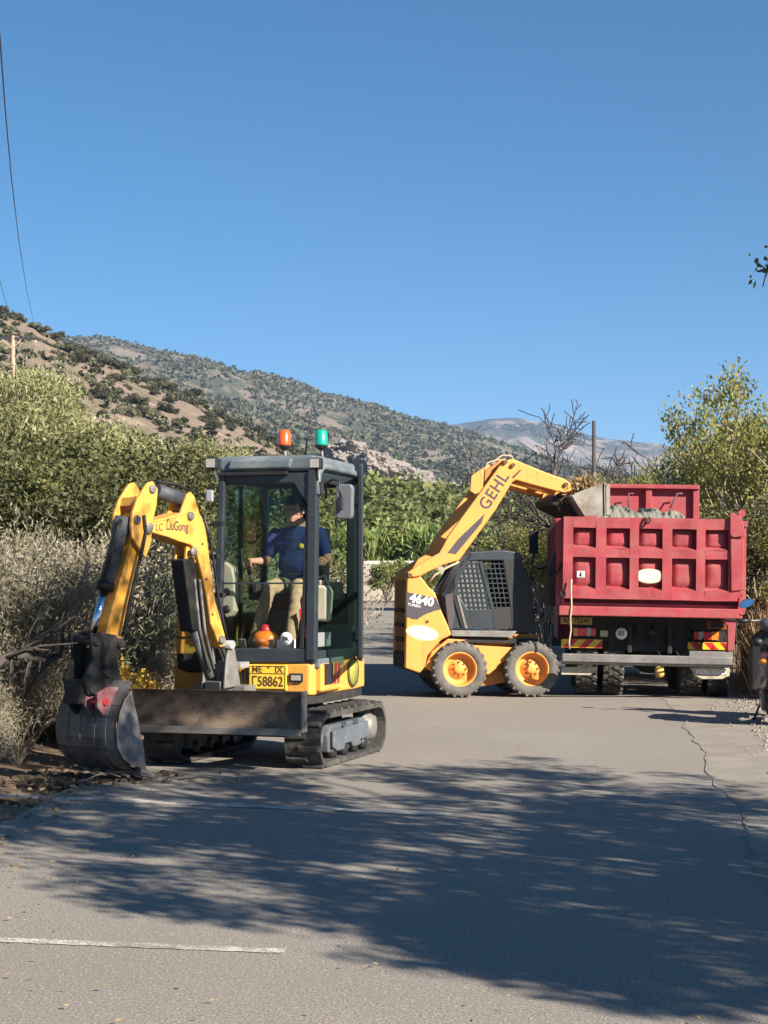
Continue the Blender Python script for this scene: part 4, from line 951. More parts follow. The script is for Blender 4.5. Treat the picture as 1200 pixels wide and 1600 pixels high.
# boom cylinder on the belly with black guard and rods
t_ = bp(0, 290, 868); b_ = bp(0, 325, 1060); 
g0 = bp(0, 285, 872); g1 = bp(0, 300, 985)
MB(BL).bar((g0.x, 0, g0.z), (g1.x, 0, g1.z), .15, .13, (1,0,0)).build('boom_cylinder', MT['drk'], ex, .012)
e1 = bp(0, 325, 1058)
MB(BL).cyl((g1.x,.02,g1.z),(e1.x,.02,e1.z),.038,14).build('boom_cylinder_rod', MT['gry'], ex)
for v, px0 in ((.07, 312), (.10, 320)):
    MB(BL).tube([(bp(v,px0-8,905).x, v, bp(v,px0-8,905).z), (bp(v,px0,985).x, v, bp(v,px0,985).z), (bp(v,px0+14,1045).x, v, bp(v,px0+14,1045).z)], .013, 8).build('hydraulic_hose', MT['gry'], ex)
for i_, (x_, y_) in enumerate(((-.40,-.55),(-.32,-.62),(-.46,-.48))):
    MB().tube([(x_,y_,.80),(x_-.05,y_-.10,1.0),(x_+.05,y_-.18,1.12),(x_+.2,y_-.22,1.0),(x_+.3,y_-.24,.78)], .018, 8).build('hydraulic_hose', MT['drk'], ex)
MB().ball((-.42,-.55,.86),(.13,.12,.10)).ball((-.55,-.52,.80),(.15,.1,.06)).build('hose_cluster', MT['drk'], ex)
# arm: two side plates + box
arm_r = [(239,752),(247,764),(245,790),(238,815),(235,845),(224,873),(208,925),(198,968),(190,1000),(182,1012),(166,1008),(172,975),(184,930),(197,885),(205,845),(206,815),(212,795),(222,770),(231,756)]
arm = plate(arm_r[:1]+arm_r[1:], -.10, .10)
arm_in = [(236,800),(235,840),(224,873),(208,925),(198,968),(190,1000),(182,1012),(166,1008),(172,975),(184,930),(197,885),(206,850),(210,820),(216,800)]
arm = plate(arm_in, -.07, .07, .09).build('dipper_arm', mat('scuffed arm paint', (0.62, 0.28, 0.03), .5, var=.15, vs=4, dirt=(.20,.12,.06), damt=(.5,.75), ds=4), ex, .008)
ear = [(239,752),(247,764),(245,790),(239,815),(236,848),(228,872),(220,860),(207,840),(205,822),(208,800),(215,780),(226,762),(232,754)]
for v in (-.115, .09): plate(ear, v, v+.028, .118).build('arm_bracket', MT['yel'], arm, .006)
mb = plate([(232,795),(240,800),(236,812),(226,806)], -.088, .088, .1); mb.build('bracket_web', MT['yel'], arm, .004)
mb = plate([(216,776),(224,776),(222,790),(213,790)], -.088, .088, .1); mb.build('bracket_web', MT['yel'], arm, .004)
# hoses down the arm flank
P_ = [(225,805),(228,830),(222,860),(212,900),(203,940),(194,985)]
MB(BL).tube([(bp(.13,*p).x, .13, bp(.13,*p).z) for p in P_], .014, 8).build('hydraulic_hose', MT['drk'], ex)
MB(BL).tube([(bp(.0,205,950).x, .1, bp(.1,205,950).z),(bp(.0,198,962).x, .12, bp(.1,198,962).z)], .02, 8).build('hose_clamp', MT['drk'], ex)
# arm cylinder on top
a_ = bp(0, 240, 766); c_ = bp(0, 296, 783)
MB(BL).cyl((a_.x-.02,0,a_.z), (c_.x+.06,0,c_.z), .062, 18).build('arm_cylinder', MT['cyl'], ex)
MB(BL).cyl((c_.x+.1,0,c_.z), (c_.x-.02,0,c_.z), .045, 14).build('cylinder_eye', MT['blk'], ex)
MB(BL).tube([(a_.x,.03,a_.z+.07),((a_.x+c_.x)/2,.05,(a_.z+c_.z)/2+.09),(c_.x,.04,c_.z+.07)], .013, 8).build('hydraulic_hose', MT['drk'], ex)
# pin bosses, bolts and extra hoses that a working machine carries
for v0_, v1_, pts_ in ((.104,.125,((300,806),(236,823),(304,862),(349,1000))), (.117,.135,((240,764),(234,828),(216,812)))):
    for p_ in pts_:
        p = bp(v1_, *p_); MB(BL).lathe([(0,0),(.034,0),(.034,v1_-v0_-.004),(.022,v1_-v0_),(0,v1_-v0_)], (p.x, v0_, p.z), (0,1,0), 18).build('pin_boss', MT['gry'], ex)
P_ = [(318,806),(327,836),(334,880),(341,930),(349,972),(356,1000)]
for o_ in (-.05, .0, .05): MB(BL).tube([(bp(o_,*p).x-.0, o_, bp(o_,*p).z+.0) for p in P_], .011, 8).build('hydraulic_hose', MT['blk'], ex)
for y_ in (870, 930):
    p = bp(0, 327 + (y_-836)*.14, y_); MB(BL).box(p.x-.02,p.x+.02,-.075,.075,p.z-.02,p.z+.02).build('hose_clamp', MT['blk'], ex, .004)
for (x_, y_) in ((262,812),(316,850),(322,905),(332,960)):
    p = bp(.105, x_, y_); MB(BL).cyl((p.x,.104,p.z),(p.x,.112,p.z),.010,8).build('bolt', MT['brn'], boom)
wl2 = [(238,815),(262,811),(285,804),(300,802),(309,803),(314,810),(318,822),(321,842),(327,892),(334,942),(342,970)]
MB(BL).tube([(bp(.105,*p).x, .104, bp(.105,*p).z) for p in wl2], .005, 6).build('weld_seam', MT['yel'], boom)
# bucket cylinder in front of the arm
def bq(v, px, py): p = bp(v, px, py); return (p.x, v, p.z)
c0 = bq(0, 193, 810); c1 = bq(0, 165, 915); c2 = bq(0, 142, 1000)
MB(BL).tube([c0, tuple(Vector(c0).lerp(Vector(c1), .22)), tuple(Vector(c0).lerp(Vector(c1), .24)), c1], [.07,.07,.058,.058], 18).build('bucket_cylinder', MT['cyl'], ex)
MB(BL).cyl(tuple(Vector(c0).lerp(Vector(c1), .96)), tuple(Vector(c0).lerp(Vector(c1), 1.06)), .068, 18).build('cylinder_gland', MT['drk'], ex)
MB(BL).cyl(c1, c2, .033, 16).build('bucket_cylinder_rod', MT['chr'], ex)
k0 = bq(.055, 196, 812); k1 = bq(.055, 172, 905); MB(BL).tube([tuple(Vector(k0)+Vector((.05,0,0))), tuple(Vector(k1)+Vector((.07,0,0)))], .014, 8).build('hydraulic_hose', MT['drk'], ex)
# linkage
lk = [(122,988),(150,985),(178,992),(184,1005),(180,1030),(182,1052),(176,1075),(170,1100),(112,1098),(112,1070),(122,1040),(128,1010)]
for v in (-.125, .095):
    plate([(124,988),(142,990),(150,1020),(146,1050),(150,1085),(120,1085),(114,1060),(128,1030)], v, v+.03, 0).build('linkage_bar', MT['drk'], ex, .006)
    plate([(150,988),(176,992),(184,1008),(178,1035),(182,1055),(172,1075),(150,1078),(150,1040)], v, v+.03, .08).build('linkage_bar', MT['drk'], ex, .006)
mb = MB(BL)
for px, py in ((132,1000),(170,1005),(150,1050),(126,1075),(168,1068)):
    p = bp(0, px, py); mb.cyl((p.x,-.15,p.z),(p.x,.15,p.z),.036,14)
mb.build('linkage_pins', MT['drk'], ex)
plate([(116,1062),(176,1055),(172,1098),(110,1100)], -.09, .09, 0).build('quick_coupler', MT['drk'], ex, .012)
# bucket: curved shell open towards the machine, side plates, ribs, teeth
vw = .325
sp = [(206,1078),(196,1092),(188,1112),(182,1145),(184,1168),(193,1186),(206,1196),(229,1203),(224,1165),(216,1125)]
for v in (-vw, vw-.014): plate(sp, v, v+.014, vw).build('bucket_side_plate', MT['bkt'] if v > 0 else MT['bkt'], ex, .004)
out_ = [bp(vw, *p) for p in ((208,1066),(197,1084),(188,1104),(183,1122),(181,1140),(181,1156),(184,1170),(190,1182),(198,1192),(208,1199),(219,1203),(230,1206))]
mb = MB(BL); w_ = vw-.002
for a_, b_ in zip(out_, out_[1:]):
    d = Vector((b_.x-a_.x, 0, b_.z-a_.z)).normalized(); nn = Vector((-d.z, 0, d.x))*.016
    if nn.x < 0 : nn = nn
    A = Vector((a_.x, 0, a_.z)); B = Vector((b_.x, 0, b_.z)); 
    Lw, Rw = Vector((0,-w_,0)), Vector((0,w_,0)); mb.add([A+Lw, A+Rw, B+Rw, B+Lw], [(0,1,2,3)], True); mb.add([A+Lw+nn, A+Rw+nn, B+Rw+nn, B+Lw+nn], [(0,3,2,1)], True)
me = mb.mesh('bucket'); bm = bmesh.new(); bm.from_mesh(me); bmesh.ops.remove_doubles(bm, verts=bm.verts, dist=.0008); bm.to_mesh(me); bm.free(); me.materials.append(MT['bkt']); bk_ = mesh_obj('bucket', me, ex)
# wear straps on the shell back and red worn mounting ears
for v in (-.20, -.06, .10, .22):
    mb = MB(BL)
    for a_, b_ in zip(out_[2:9], out_[3:10]):
        mb.bar((a_.x, v, a_.z), (b_.x, v, b_.z), .05, .03, (0,1,0))
    mb.build('wear_strap', MT['bkt'], bk_)
for v in (-.10, .07, .20):
    plate([(207,1075),(196,1098),(187,1118),(176,1120),(166,1106),(166,1084),(184,1074)], v, v+.03, vw).build('bucket_ear', MT['pnk'] if v > .05 else MT['drk'], bk_, .006)
p = bp(vw, 178, 1097); MB(BL).cyl((p.x,-.14,p.z),(p.x,.245,p.z),.028,14).build('bucket_pin', mat('red paint worn', (.30,.02,.02), .6, var=.3), bk_)
tip = out_[-1]; pre = out_[-2]; dt = Vector((tip.x-pre.x, 0, tip.z-pre.z)).normalized()
MB(BL).hexa([(pre.x,-vw-.01,pre.z-.02),(pre.x,vw+.01,pre.z-.02),(tip.x,vw+.01,tip.z-.015),(tip.x,-vw-.01,tip.z-.015)],[(pre.x,-vw-.01,pre.z+.012),(pre.x,vw+.01,pre.z+.012),(tip.x,vw+.01,tip.z+.012),(tip.x,-vw-.01,tip.z+.012)]).build('cutting_lip', MT['gry'], bk_)
for v in (-.29, -.145, 0, .145, .29):
    A = Vector((tip.x, v, tip.z)); B = A + Vector((-.10, 0, -.055)); C_ = A + Vector((.07, 0, .01))
    mb = MB(BL); mb.hexa([C_+Vector((0,-.035,-.03)), C_+Vector((0,.035,-.03)), C_+Vector((0,.035,.03)), C_+Vector((0,-.035,.03))], [B+Vector((0,-.02,-.008)), B+Vector((0,.02,-.008)), B+Vector((0,.02,.008)), B+Vector((0,-.02,.008))]); mb.build('bucket_tooth', MT['bkt'], bk_, .003)

# things carried in the cab
c = Vector((.545,-.34,1.34)); M_ = EX @ Matrix.Translation(c)
cn = empty('plastic_canister', M_, 'milky white plastic canister hanging in the open cab doorway', 'canister')
MB().prism([(-.075,-.055,-.16),(.075,-.055,-.16),(.095,-.06,.09),(.06,-.05,.15),(-.06,-.05,.15),(-.095,-.06,.09)], (0,.12,0)).build('body', MT['can'], cn, .03, seg=4)
MB().cyl((0,0,.14),(0,0,.19),.028,14).build('cap', MT['bei'], cn)
MB().tube([(-.05,0,.14),(-.04,0,.21),(.03,0,.23),(.06,0,.15)], .01, 8).build('handle', MT['bei'], cn)
M_ = EX @ Matrix.Translation((.10,-.50,1.03))
og = empty('orange_container', M_, 'round orange container with a red cap on the cab floor by the boots', 'container')
MB().ball((.0,0,.0),(.115,.10,.082), 24, 14).build('body', MT['orp'], og)
MB().lathe([(0,.06),(.05,.06),(.055,.075),(.04,.1),(.03,.125),(0,.125)], (-.0,0,0), (0,0,1), 16).build('cap', MT['rdp'], og)
MB().cyl((0,0,-.15),(0,0,-.07),.075,18).build('base', MT['wht'], og)
M_ = EX @ Matrix.Translation((.40,-.45,1.18)); 
tag(MB(M_).prism([(-.02,0,.10),(.02,0,.12),(.06,0,-.10),(.03,0,-.14)], (0,.03,0)).build('red_strap', MT['rdp']), 'red strap hanging below the white canister in the doorway', 'strap')

# ---------------------------------------------------------------- driver
def cap(mb, a, b, ra, rb, n=12):
    a = Vector(a); b = Vector(b); mb.ball(a, ra, n, 8); mb.ball(b, rb, n, 8)
    mb.tube([a, b], [ra, rb], n)
DM = EX @ Matrix.Translation((.17,.12,1.40))
dv = empty('person', DM, 'man in a navy T-shirt, khaki trousers and dark cap sitting in the excavator cab', 'person')
def q(x, y, z): return (x-.17, y-.12, z-1.40)
H_ = q(.165, .03, 2.145)
body = MB()
hx, hy, hz = H_
body.ball((hx,hy+.01,hz+.03),(.075,.095,.10),18,14); body.ball((hx,hy-.035,hz-.045),(.055,.06,.065),16,12)
body.ball((hx,hy-.055,hz-.085),(.034,.035,.028),12,8)                                         # chin
body.tube([(hx,hy-.088,hz+.02),(hx,hy-.112,hz-.022)],[.011,.017],8); body.ball((hx-.012,hy-.098,hz-.026),.011,8,6); body.ball((hx+.012,hy-.098,hz-.026),.011,8,6)  # nose
body.ball((hx,hy-.09,hz-.054),(.024,.010,.007),10,6); body.ball((hx,hy-.088,hz-.066),(.020,.010,.007),10,6)    # lips
body.ball((hx-.03,hy-.078,hz+.032),(.024,.012,.008),10,6); body.ball((hx+.03,hy-.078,hz+.032),(.024,.012,.008),10,6)  # brow
for s in (-1,1): body.ball((hx+s*.077,hy+.01,hz-.005),(.010,.022,.032),10,8); body.ball((hx+s*.045,hy-.065,hz-.02),(.025,.02,.022),10,8)
cap(body, q(.17,.08,2.08), q(.17,.10,1.98), .056, .062)
cap(body, q(.17,.11,1.97), q(.17,.13,1.62), .12, .12)                                      # core inside the shirt
cap(body, q(.17,.13,1.55), q(.17,.13,1.48), .13, .13)
def arm_(sh, el, wr, hand_dir, s):
    cap(body, sh, el, .050, .042); cap(body, el, wr, .042, .027)
    w = Vector(wr); hd = Vector(hand_dir).normalized(); sd_ = hd.cross(Vector((0,0,1))).normalized(); dn = sd_.cross(hd)
    pc = w + hd*.05; body.ball(tuple(pc), (.034,.036,.030), 12, 8); body.ball(tuple(w+hd*.075), (.032,.028,.028), 12, 8)
    for k in range(4):                                                                # fingers curled over the grip
        o_ = w + hd*.085 + sd_*(k-1.5)*.021*0.9; L = (.036,.042,.040,.032)[k]
        p1_ = o_ + hd*L*.8; p2_ = p1_ + (-dn*.9*L + hd*.1*L) ; p2_ = p1_ + Vector((0,0,-L)) + hd*.004; p3_ = p2_ - hd*L*.6 + Vector((0,0,-.012))
        body.tube([o_, p1_, p2_, p3_], [.0095,.0092,.0085,.0075], 8)
        for pp_ in (o_, p1_, p2_, p3_): body.ball(tuple(pp_), .0088, 8, 6)
    t0 = w + hd*.03 + sd_*(-s)*.030; t1 = t0 + hd*.035 + sd_*(-s)*.014 + Vector((0,0,-.012)); t2 = t1 + hd*.028 + Vector((0,0,-.022)) + sd_*s*.006
    body.tube([t0, t1, t2], [.013,.011,.009], 8); body.ball(tuple(t1), .011, 8, 6); body.ball(tuple(t2), .009, 8, 6)
ShR, ElR, WrR = q(-.035,.09,1.93), q(-.10,.03,1.70), q(-.155,-.12,1.70)
ShL, ElL, WrL = q(.375,.09,1.93), q(.47,.04,1.72), q(.485,-.11,1.71)
arm_(ShR, ElR, WrR, (-.12,-1,-.05), -1); arm_(ShL, ElL, WrL, (.05,-1,-.05), 1)
remeshed(body, .0065, 'body', MT['skin'], dv, 3)
sh = MB()
cap(sh, q(.17,.10,1.90), q(.17,.09,1.66), .150, .155, 18); sh.ball(q(.09,.08,1.86),(.115,.11,.13),16,12); sh.ball(q(.25,.08,1.86),(.115,.11,.13),16,12)
sh.ball(q(.17,.05,1.68),(.165,.14,.13),16,12); cap(sh, q(.03,.09,1.93), q(.31,.09,1.93), .072, .072, 16)
for S_, E_ in ((ShR, ElR), (ShL, ElL)):
    S2 = Vector(S_); E2 = Vector(E_); cap(sh, S2, S2.lerp(E2, .70), .070, .060, 14)
cap(sh, q(.17,.09,1.98), q(.17,.095,2.0), .072, .066, 14)
sh.ball(q(.17,.09,1.57),(.165,.135,.07),16,10)
shirt = remeshed(sh, .009, 'shirt', MT['shirt'], dv, 4, .010)
c_ = Vector(q(.255,-.045,1.83)); MB().lathe([(0,-.004),(.024,-.004),(.024,.004),(0,.006)], tuple(c_), (.3,-1,.15), 20).build('chest_emblem', MT['syel'], dv)
pn = MB()
pn.ball(q(.17,.12,1.50),(.17,.15,.10),16,12)
for hip, kn, an in ((q(.08,.08,1.49), q(.06,-.30,1.47), q(-.03,-.44,1.0)), (q(.26,.08,1.49), q(.31,-.27,1.48), q(.29,-.42,1.0))):
    cap(pn, hip, kn, .088, .066, 14); cap(pn, kn, an, .062, .052, 14)
remeshed(pn, .010, 'trousers', MT['pant'], dv, 4, .008)
MB().tube([q(.04,-.02,1.575),q(.17,-.04,1.58),q(.30,-.02,1.575)], .014, 8).build('belt', MT['cloth'], dv)
for x in (-.035, .29):
    bt_ = MB(); y = -.44; a_ = q(x, y, .93); bt_.ball((a_[0], a_[1]+.0, a_[2]),(.046,.06,.05),14,10); bt_.ball((a_[0], a_[1]-.08, a_[2]-.015),(.045,.08,.036),14,10); cap(bt_, (a_[0],a_[1]+.0,a_[2]+.0), (a_[0],a_[1]+.01,a_[2]+.08), .045,.048)
    remeshed(bt_, .009, 'boot', mat('brown leather', (.10,.07,.04), .7, var=.2) if x < 0 else MT['cloth'], dv, 2)
hr = MB(); hr.ball((hx,hy+.022,hz+.035),(.084,.10,.098),18,14); remeshed(hr, .010, 'hair', MT['hair'], dv, 1)
cp = MB(); prof = [(0.0,.118),(.04,.114),(.072,.092),(.09,.055),(.093,.03),(.088,.03),(0,.03)]
cp.lathe([(r, h) for r, h in prof][::-1], (hx,hy+.012,hz+.02), (0,0,1), 24)
pts = [(hx+math.cos(t)*.078, hy-.06-math.sin(t)*.105, hz+.055-.012*math.sin(t)) for t in np.linspace(0, math.pi, 12)]
cp.prism(pts, (0,0,.008)); cp.build('cap', MT['cloth'], dv)
for s in (-1, 1):
    MB().ball((hx+s*.029,hy-.083,hz+.008),(.010,.006,.0045),12,8).build('eye', MT['hair'], dv)
MB().tube([Vector(WrL)+Vector((-.03,0,-.0)), Vector(WrL)+Vector((0,.0,.033)), Vector(WrL)+Vector((.033,0,0))], .006, 8).build('bracelet', MT['cloth'], dv)

# ---------------------------------------------------------------- skid steer loader
LDM = frame(1.425, 23.38, 0.02, 7)
ld = empty('skid_steer_loader', LDM, 'orange yellow skid steer loader with raised arm tipping its bucket into the truck', 'loader')
def lp(v, px, py): return onplane(LDM, 1, v, px, py)
def lplate(pts, v0, v1, pv=None, mb=None):
    P_ = [lp(v0 if pv is None else pv, *p) for p in pts]; return (mb or MB()).prism([(p.x, v0, p.z) for p in P_], (0, v1-v0, 0))
def wheel(px, py, near=True):
    c = lp(-.75, px, py); s = -1 if near else 1; y0 = -.75 if near else .75; cy = y0 - s*.13
    rt = .385
    wt = empty('wheel_axle', Matrix.Identity(4), '', '') if False else None
    prof = [(.235,-.115),(.25,-.13),(.30,-.137),(.34,-.13),(.362,-.115),(.368,-.09),(.37,0),(.368,.09),(.362,.115),(.34,.13),(.30,.137),(.25,.13),(.235,.115)]
    ty = MB().lathe(prof, (c.x, cy, rt), (0,1,0), 40).build('tyre', MT['rub2'], ld)
    n_ = 22
    for k in range(n_):
        for sd_ in (-1, 1):
            t = 6.2832*(k + (.5 if sd_ > 0 else 0))/n_; m = MB()
            def pt(r, yy, tt): return (c.x + r*math.cos(tt), cy + yy, rt + r*math.sin(tt))
            ya, yb = sd_*.135, sd_*.01; w1 = .055; sk = .07*sd_
            m.hexa([pt(.345, ya, t-w1+sk), pt(.345, ya, t+w1+sk), pt(.366, yb, t+w1-.03), pt(.366, yb, t-w1-.03)], [pt(.378, ya*.97, t-w1*.8+sk), pt(.378, ya*.97, t+w1*.8+sk), pt(.386, yb, t+w1*.8-.03), pt(.386, yb, t-w1*.8-.03)])
            m.build('tread_lug', MT['rub2'], ty)
    o = s
    rim = MB().lathe([(.236,o*.115),(.222,o*.12),(.212,o*.105),(.205,o*.03),(.19,o*.0),(.13,o*-.005),(.125,o*.015),(.0,o*.02)], (c.x, cy, rt), (0,1,0), 36).build('rim', MT['ora'], ld)
    MB().lathe([(.072,o*.02),(.072,o*.035),(.03,o*.04),(0,o*.04)], (c.x, cy, rt), (0,1,0), 24).build('hub', MT['ora'], rim)
    for k in range(8):
        t = 6.2832*k/8; MB().cyl((c.x+.095*math.cos(t), cy+o*.015, rt+.095*math.sin(t)), (c.x+.095*math.cos(t), cy+o*.036, rt+.095*math.sin(t)), .013, 8).build('wheel_nut', MT['brn'], rim)
for n_w in (True, False):
    wheel(719, 1047, n_w); wheel(832, 1049, n_w)
# tower / engine bay sides
tower = [(636,895),(652,890),(657,900),(670,917),(680,926),(684,938),(690,955),(700,977),(706,992),(690,1000),(680,1010),(668,1025),(664,1042),(656,1052),(633,1044)]
for v in (-.66, .52):
    lplate(tower, v, v+.14, -.66).build('tower_side', MT['ora'], ld, .022, seg=3)
rr = [(634,897),(690,957),(706,990),(664,1040),(633,1044)]
lplate([(636,905),(660,915),(680,945),(690,965),(690,1040),(636,1046)], -.52, .52, -.66).build('engine_cover', mat('grimy door paint darkened for shade', (0.22,0.09,0.02), .6, var=.25, dirt=(.15,.08,.04), damt=(.5,.75), ds=4), ld, .02)  # base colour darkened to stand for shade on the sunless rear face
a = lp(-.66, 634, 1000)
for z_ in (.75, .95, 1.15): MB().box(a.x-.012, a.x+.02, -.40, .40, z_, z_+.05).build('rear_grille_slat', MT['drk'], ld)
MB().box(a.x-.02, a.x+.02, -.48, .48, .38, .60).build('rear_bumper', MT['drk'], ld, .01)
# lower chassis
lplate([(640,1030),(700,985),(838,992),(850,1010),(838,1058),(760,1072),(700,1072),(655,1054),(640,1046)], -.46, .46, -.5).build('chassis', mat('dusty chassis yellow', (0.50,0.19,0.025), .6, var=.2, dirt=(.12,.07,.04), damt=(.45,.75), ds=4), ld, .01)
lplate([(738,1008),(804,1012),(796,1026),(764,1054),(748,1050),(740,1030)], -.62, -.46).build('chain_case', MT['ora'], ld, .01)
lplate([(664,1042),(675,1018),(700,998),(730,1000),(706,1006),(684,1026),(676,1050)], -.64, -.46).build('rear_mudguard', MT['ora'], ld, .01)
lplate([(640,1048),(700,1048),(690,1068),(655,1054)], -.5, .5).build('belly_plate', MT['drk'], ld, .01)
# boom arms (both sides) with cross tube
b_up = [(636,895),(655,882),(686,864),(693,852),(700,838),(781,727),(789,719),(802,717),(814,722),(853,738),(882,748),(892,755),(893,767),(882,770),(868,767),(830,757),(806,750),(800,754),(775,796),(726,864),(717,876),(694,882),(670,893),(657,900),(645,902)]
near = lplate(b_up, -.70, -.60, -.70).build('lift_arm', MT['ora'], ld, .018, seg=3)
lplate(b_up, .60, .70, -.70).build('lift_arm', MT['ora'], ld, .018, seg=3)
lplate([(688,866),(694,853),(694,882),(688,884)], -.703, -.69, -.70).build('arm_seam', MT['brn'], near) if False else None
t_ = lp(-.65, 770, 770); MB().box(t_.x-.06, t_.x+.06, -.60, .60, t_.z-.05, t_.z+.05).build('cross_tube', MT['ora'], ld, .01)
t_ = lp(-.65, 862, 755); MB().cyl((t_.x, -.60, t_.z), (t_.x, .60, t_.z), .055, 16).build('cross_tube', MT['ora'], ld)
vv = -.7025
lplate([(758,802),(752,818),(712,866),(699,864),(716,842)], -.7035, -.700, -.70).build('dark_decal', MT['decal'], near)
lplate([(813,733),(814,736),(802,748),(800,745)], -.7035, -.700, -.70).build('dark_mark', MT['brn'], near)
lplate([(752,803),(766,783),(758,800),(724,848)], -.7035, -.700, -.70).build('decal_line', MT['decal'], near) if False else None
pa = lp(-.70, 755, 794); pb = lp(-.70, 789, 741); mid = (pa+pb)/2
d_ = (pb-pa); Mt = face_m((mid.x, -.7015, mid.z), (d_.x, 0, d_.z), up=(-d_.z, 0, d_.x)); text('GEHL', .235, Mt, MT['decal'], near, sx=.92, bold=.004, space=1.1)
for px, py in ((789,722),(801,727),(640,899),(884,757)):
    p = lp(-.70, px, py); MB().cyl((p.x, -.74, p.z), (p.x, -.58, p.z), .030, 14).build('pivot_pin', MT['brn'], near)
# lift cylinder and hoses
def lq(v, px, py): p = lp(v, px, py); return (p.x, v, p.z)
MB().cyl(lq(-.58,764,799), lq(-.58,724,866), .024, 12).build('lift_cylinder_rod', MT['drk'], ld)
MB().cyl(lq(-.58,726,862), lq(-.58,686,927), .042, 14).build('lift_cylinder', MT['drk'], ld)
MB().tube([lq(-.63,717,878), lq(-.64,700,886), lq(-.64,680,898), lq(-.64,670,910)], .016, 8).build('hydraulic_hose', MT['rope'], ld)
for k, pts in enumerate(([(762,741),(757,733),(762,723),(775,719),(790,718)], [(760,738),(768,728),(776,717),(786,711),(800,713),(802,722)], [(772,722),(776,728),(770,735),(764,742)])):
    MB().tube([lq(-.5+.1*k, *p) for p in pts], .012, 8).build('hydraulic_hose', MT['rope'], ld)
for v in (-.52,.50): MB().cyl(lq(v,800,752), lq(v,866,771), .035, 12).build('tilt_cylinder', MT['ora'], ld)
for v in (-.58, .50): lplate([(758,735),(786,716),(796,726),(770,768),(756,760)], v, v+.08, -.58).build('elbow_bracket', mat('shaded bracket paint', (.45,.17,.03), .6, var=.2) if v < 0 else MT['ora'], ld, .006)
# hitch plate + bucket
lplate([(866,778),(880,768),(890,772),(914,803),(905,806),(888,797),(868,787)], -.55, .55, -.72).build('hitch_plate', MT['drk'], ld, .008)
for v in (-.42,.36): lplate([(876,752),(894,756),(893,772),(880,782),(870,776)], v, v+.06, -.6).build('hitch_lug', MT['ora'], ld, .006)
V0 = -.80; V1 = .80
bk = [(893,774),(908,767),(943,754),(953,758),(953,806),(913,806)]
P_ = [lp(V0, *p) for p in bk]
for v in (V0, V1-.02): MB().prism([(p.x, v, p.z) for p in P_], (0,.02,0)).build('bucket_side', MT['lbk'], ld, .003)
pp = [lp(V0, *p) for p in ((892,774),(912,806),(930,826),(965,838))]
mb = MB()
for A, B in zip(pp, pp[1:]): mb.bar((A.x, 0, A.z), (B.x, 0, B.z), 1.56, .025, (0,0,1))
bb = mb.build('bucket', MT['lbk'], ld)
A, B = lp(V0, 944, 754), lp(V0, 945, 808)
MB().bar((A.x, V0-.014, A.z), (B.x, V0-.014, B.z), .02, .012, (1,0,0)).build('side_rib', MT['lbk'], bb)
p = lp(V0, 949, 780); MB().box(p.x-.02, p.x+.035, V0-.012, V0-.001, p.z-.22, p.z+.21).build('side_cutter', MT['lbk'], bb, .003)
# cab
cabp = [(701,982),(688,928),(706,895),(735,863),(784,860),(806,862),(816,870),(822,896),(830,907),(833,958),(838,985)]
sidep = [(701,982),(690,928),(708,893),(732,866),(782,862),(786,880),(792,900),(800,940),(800,984)]
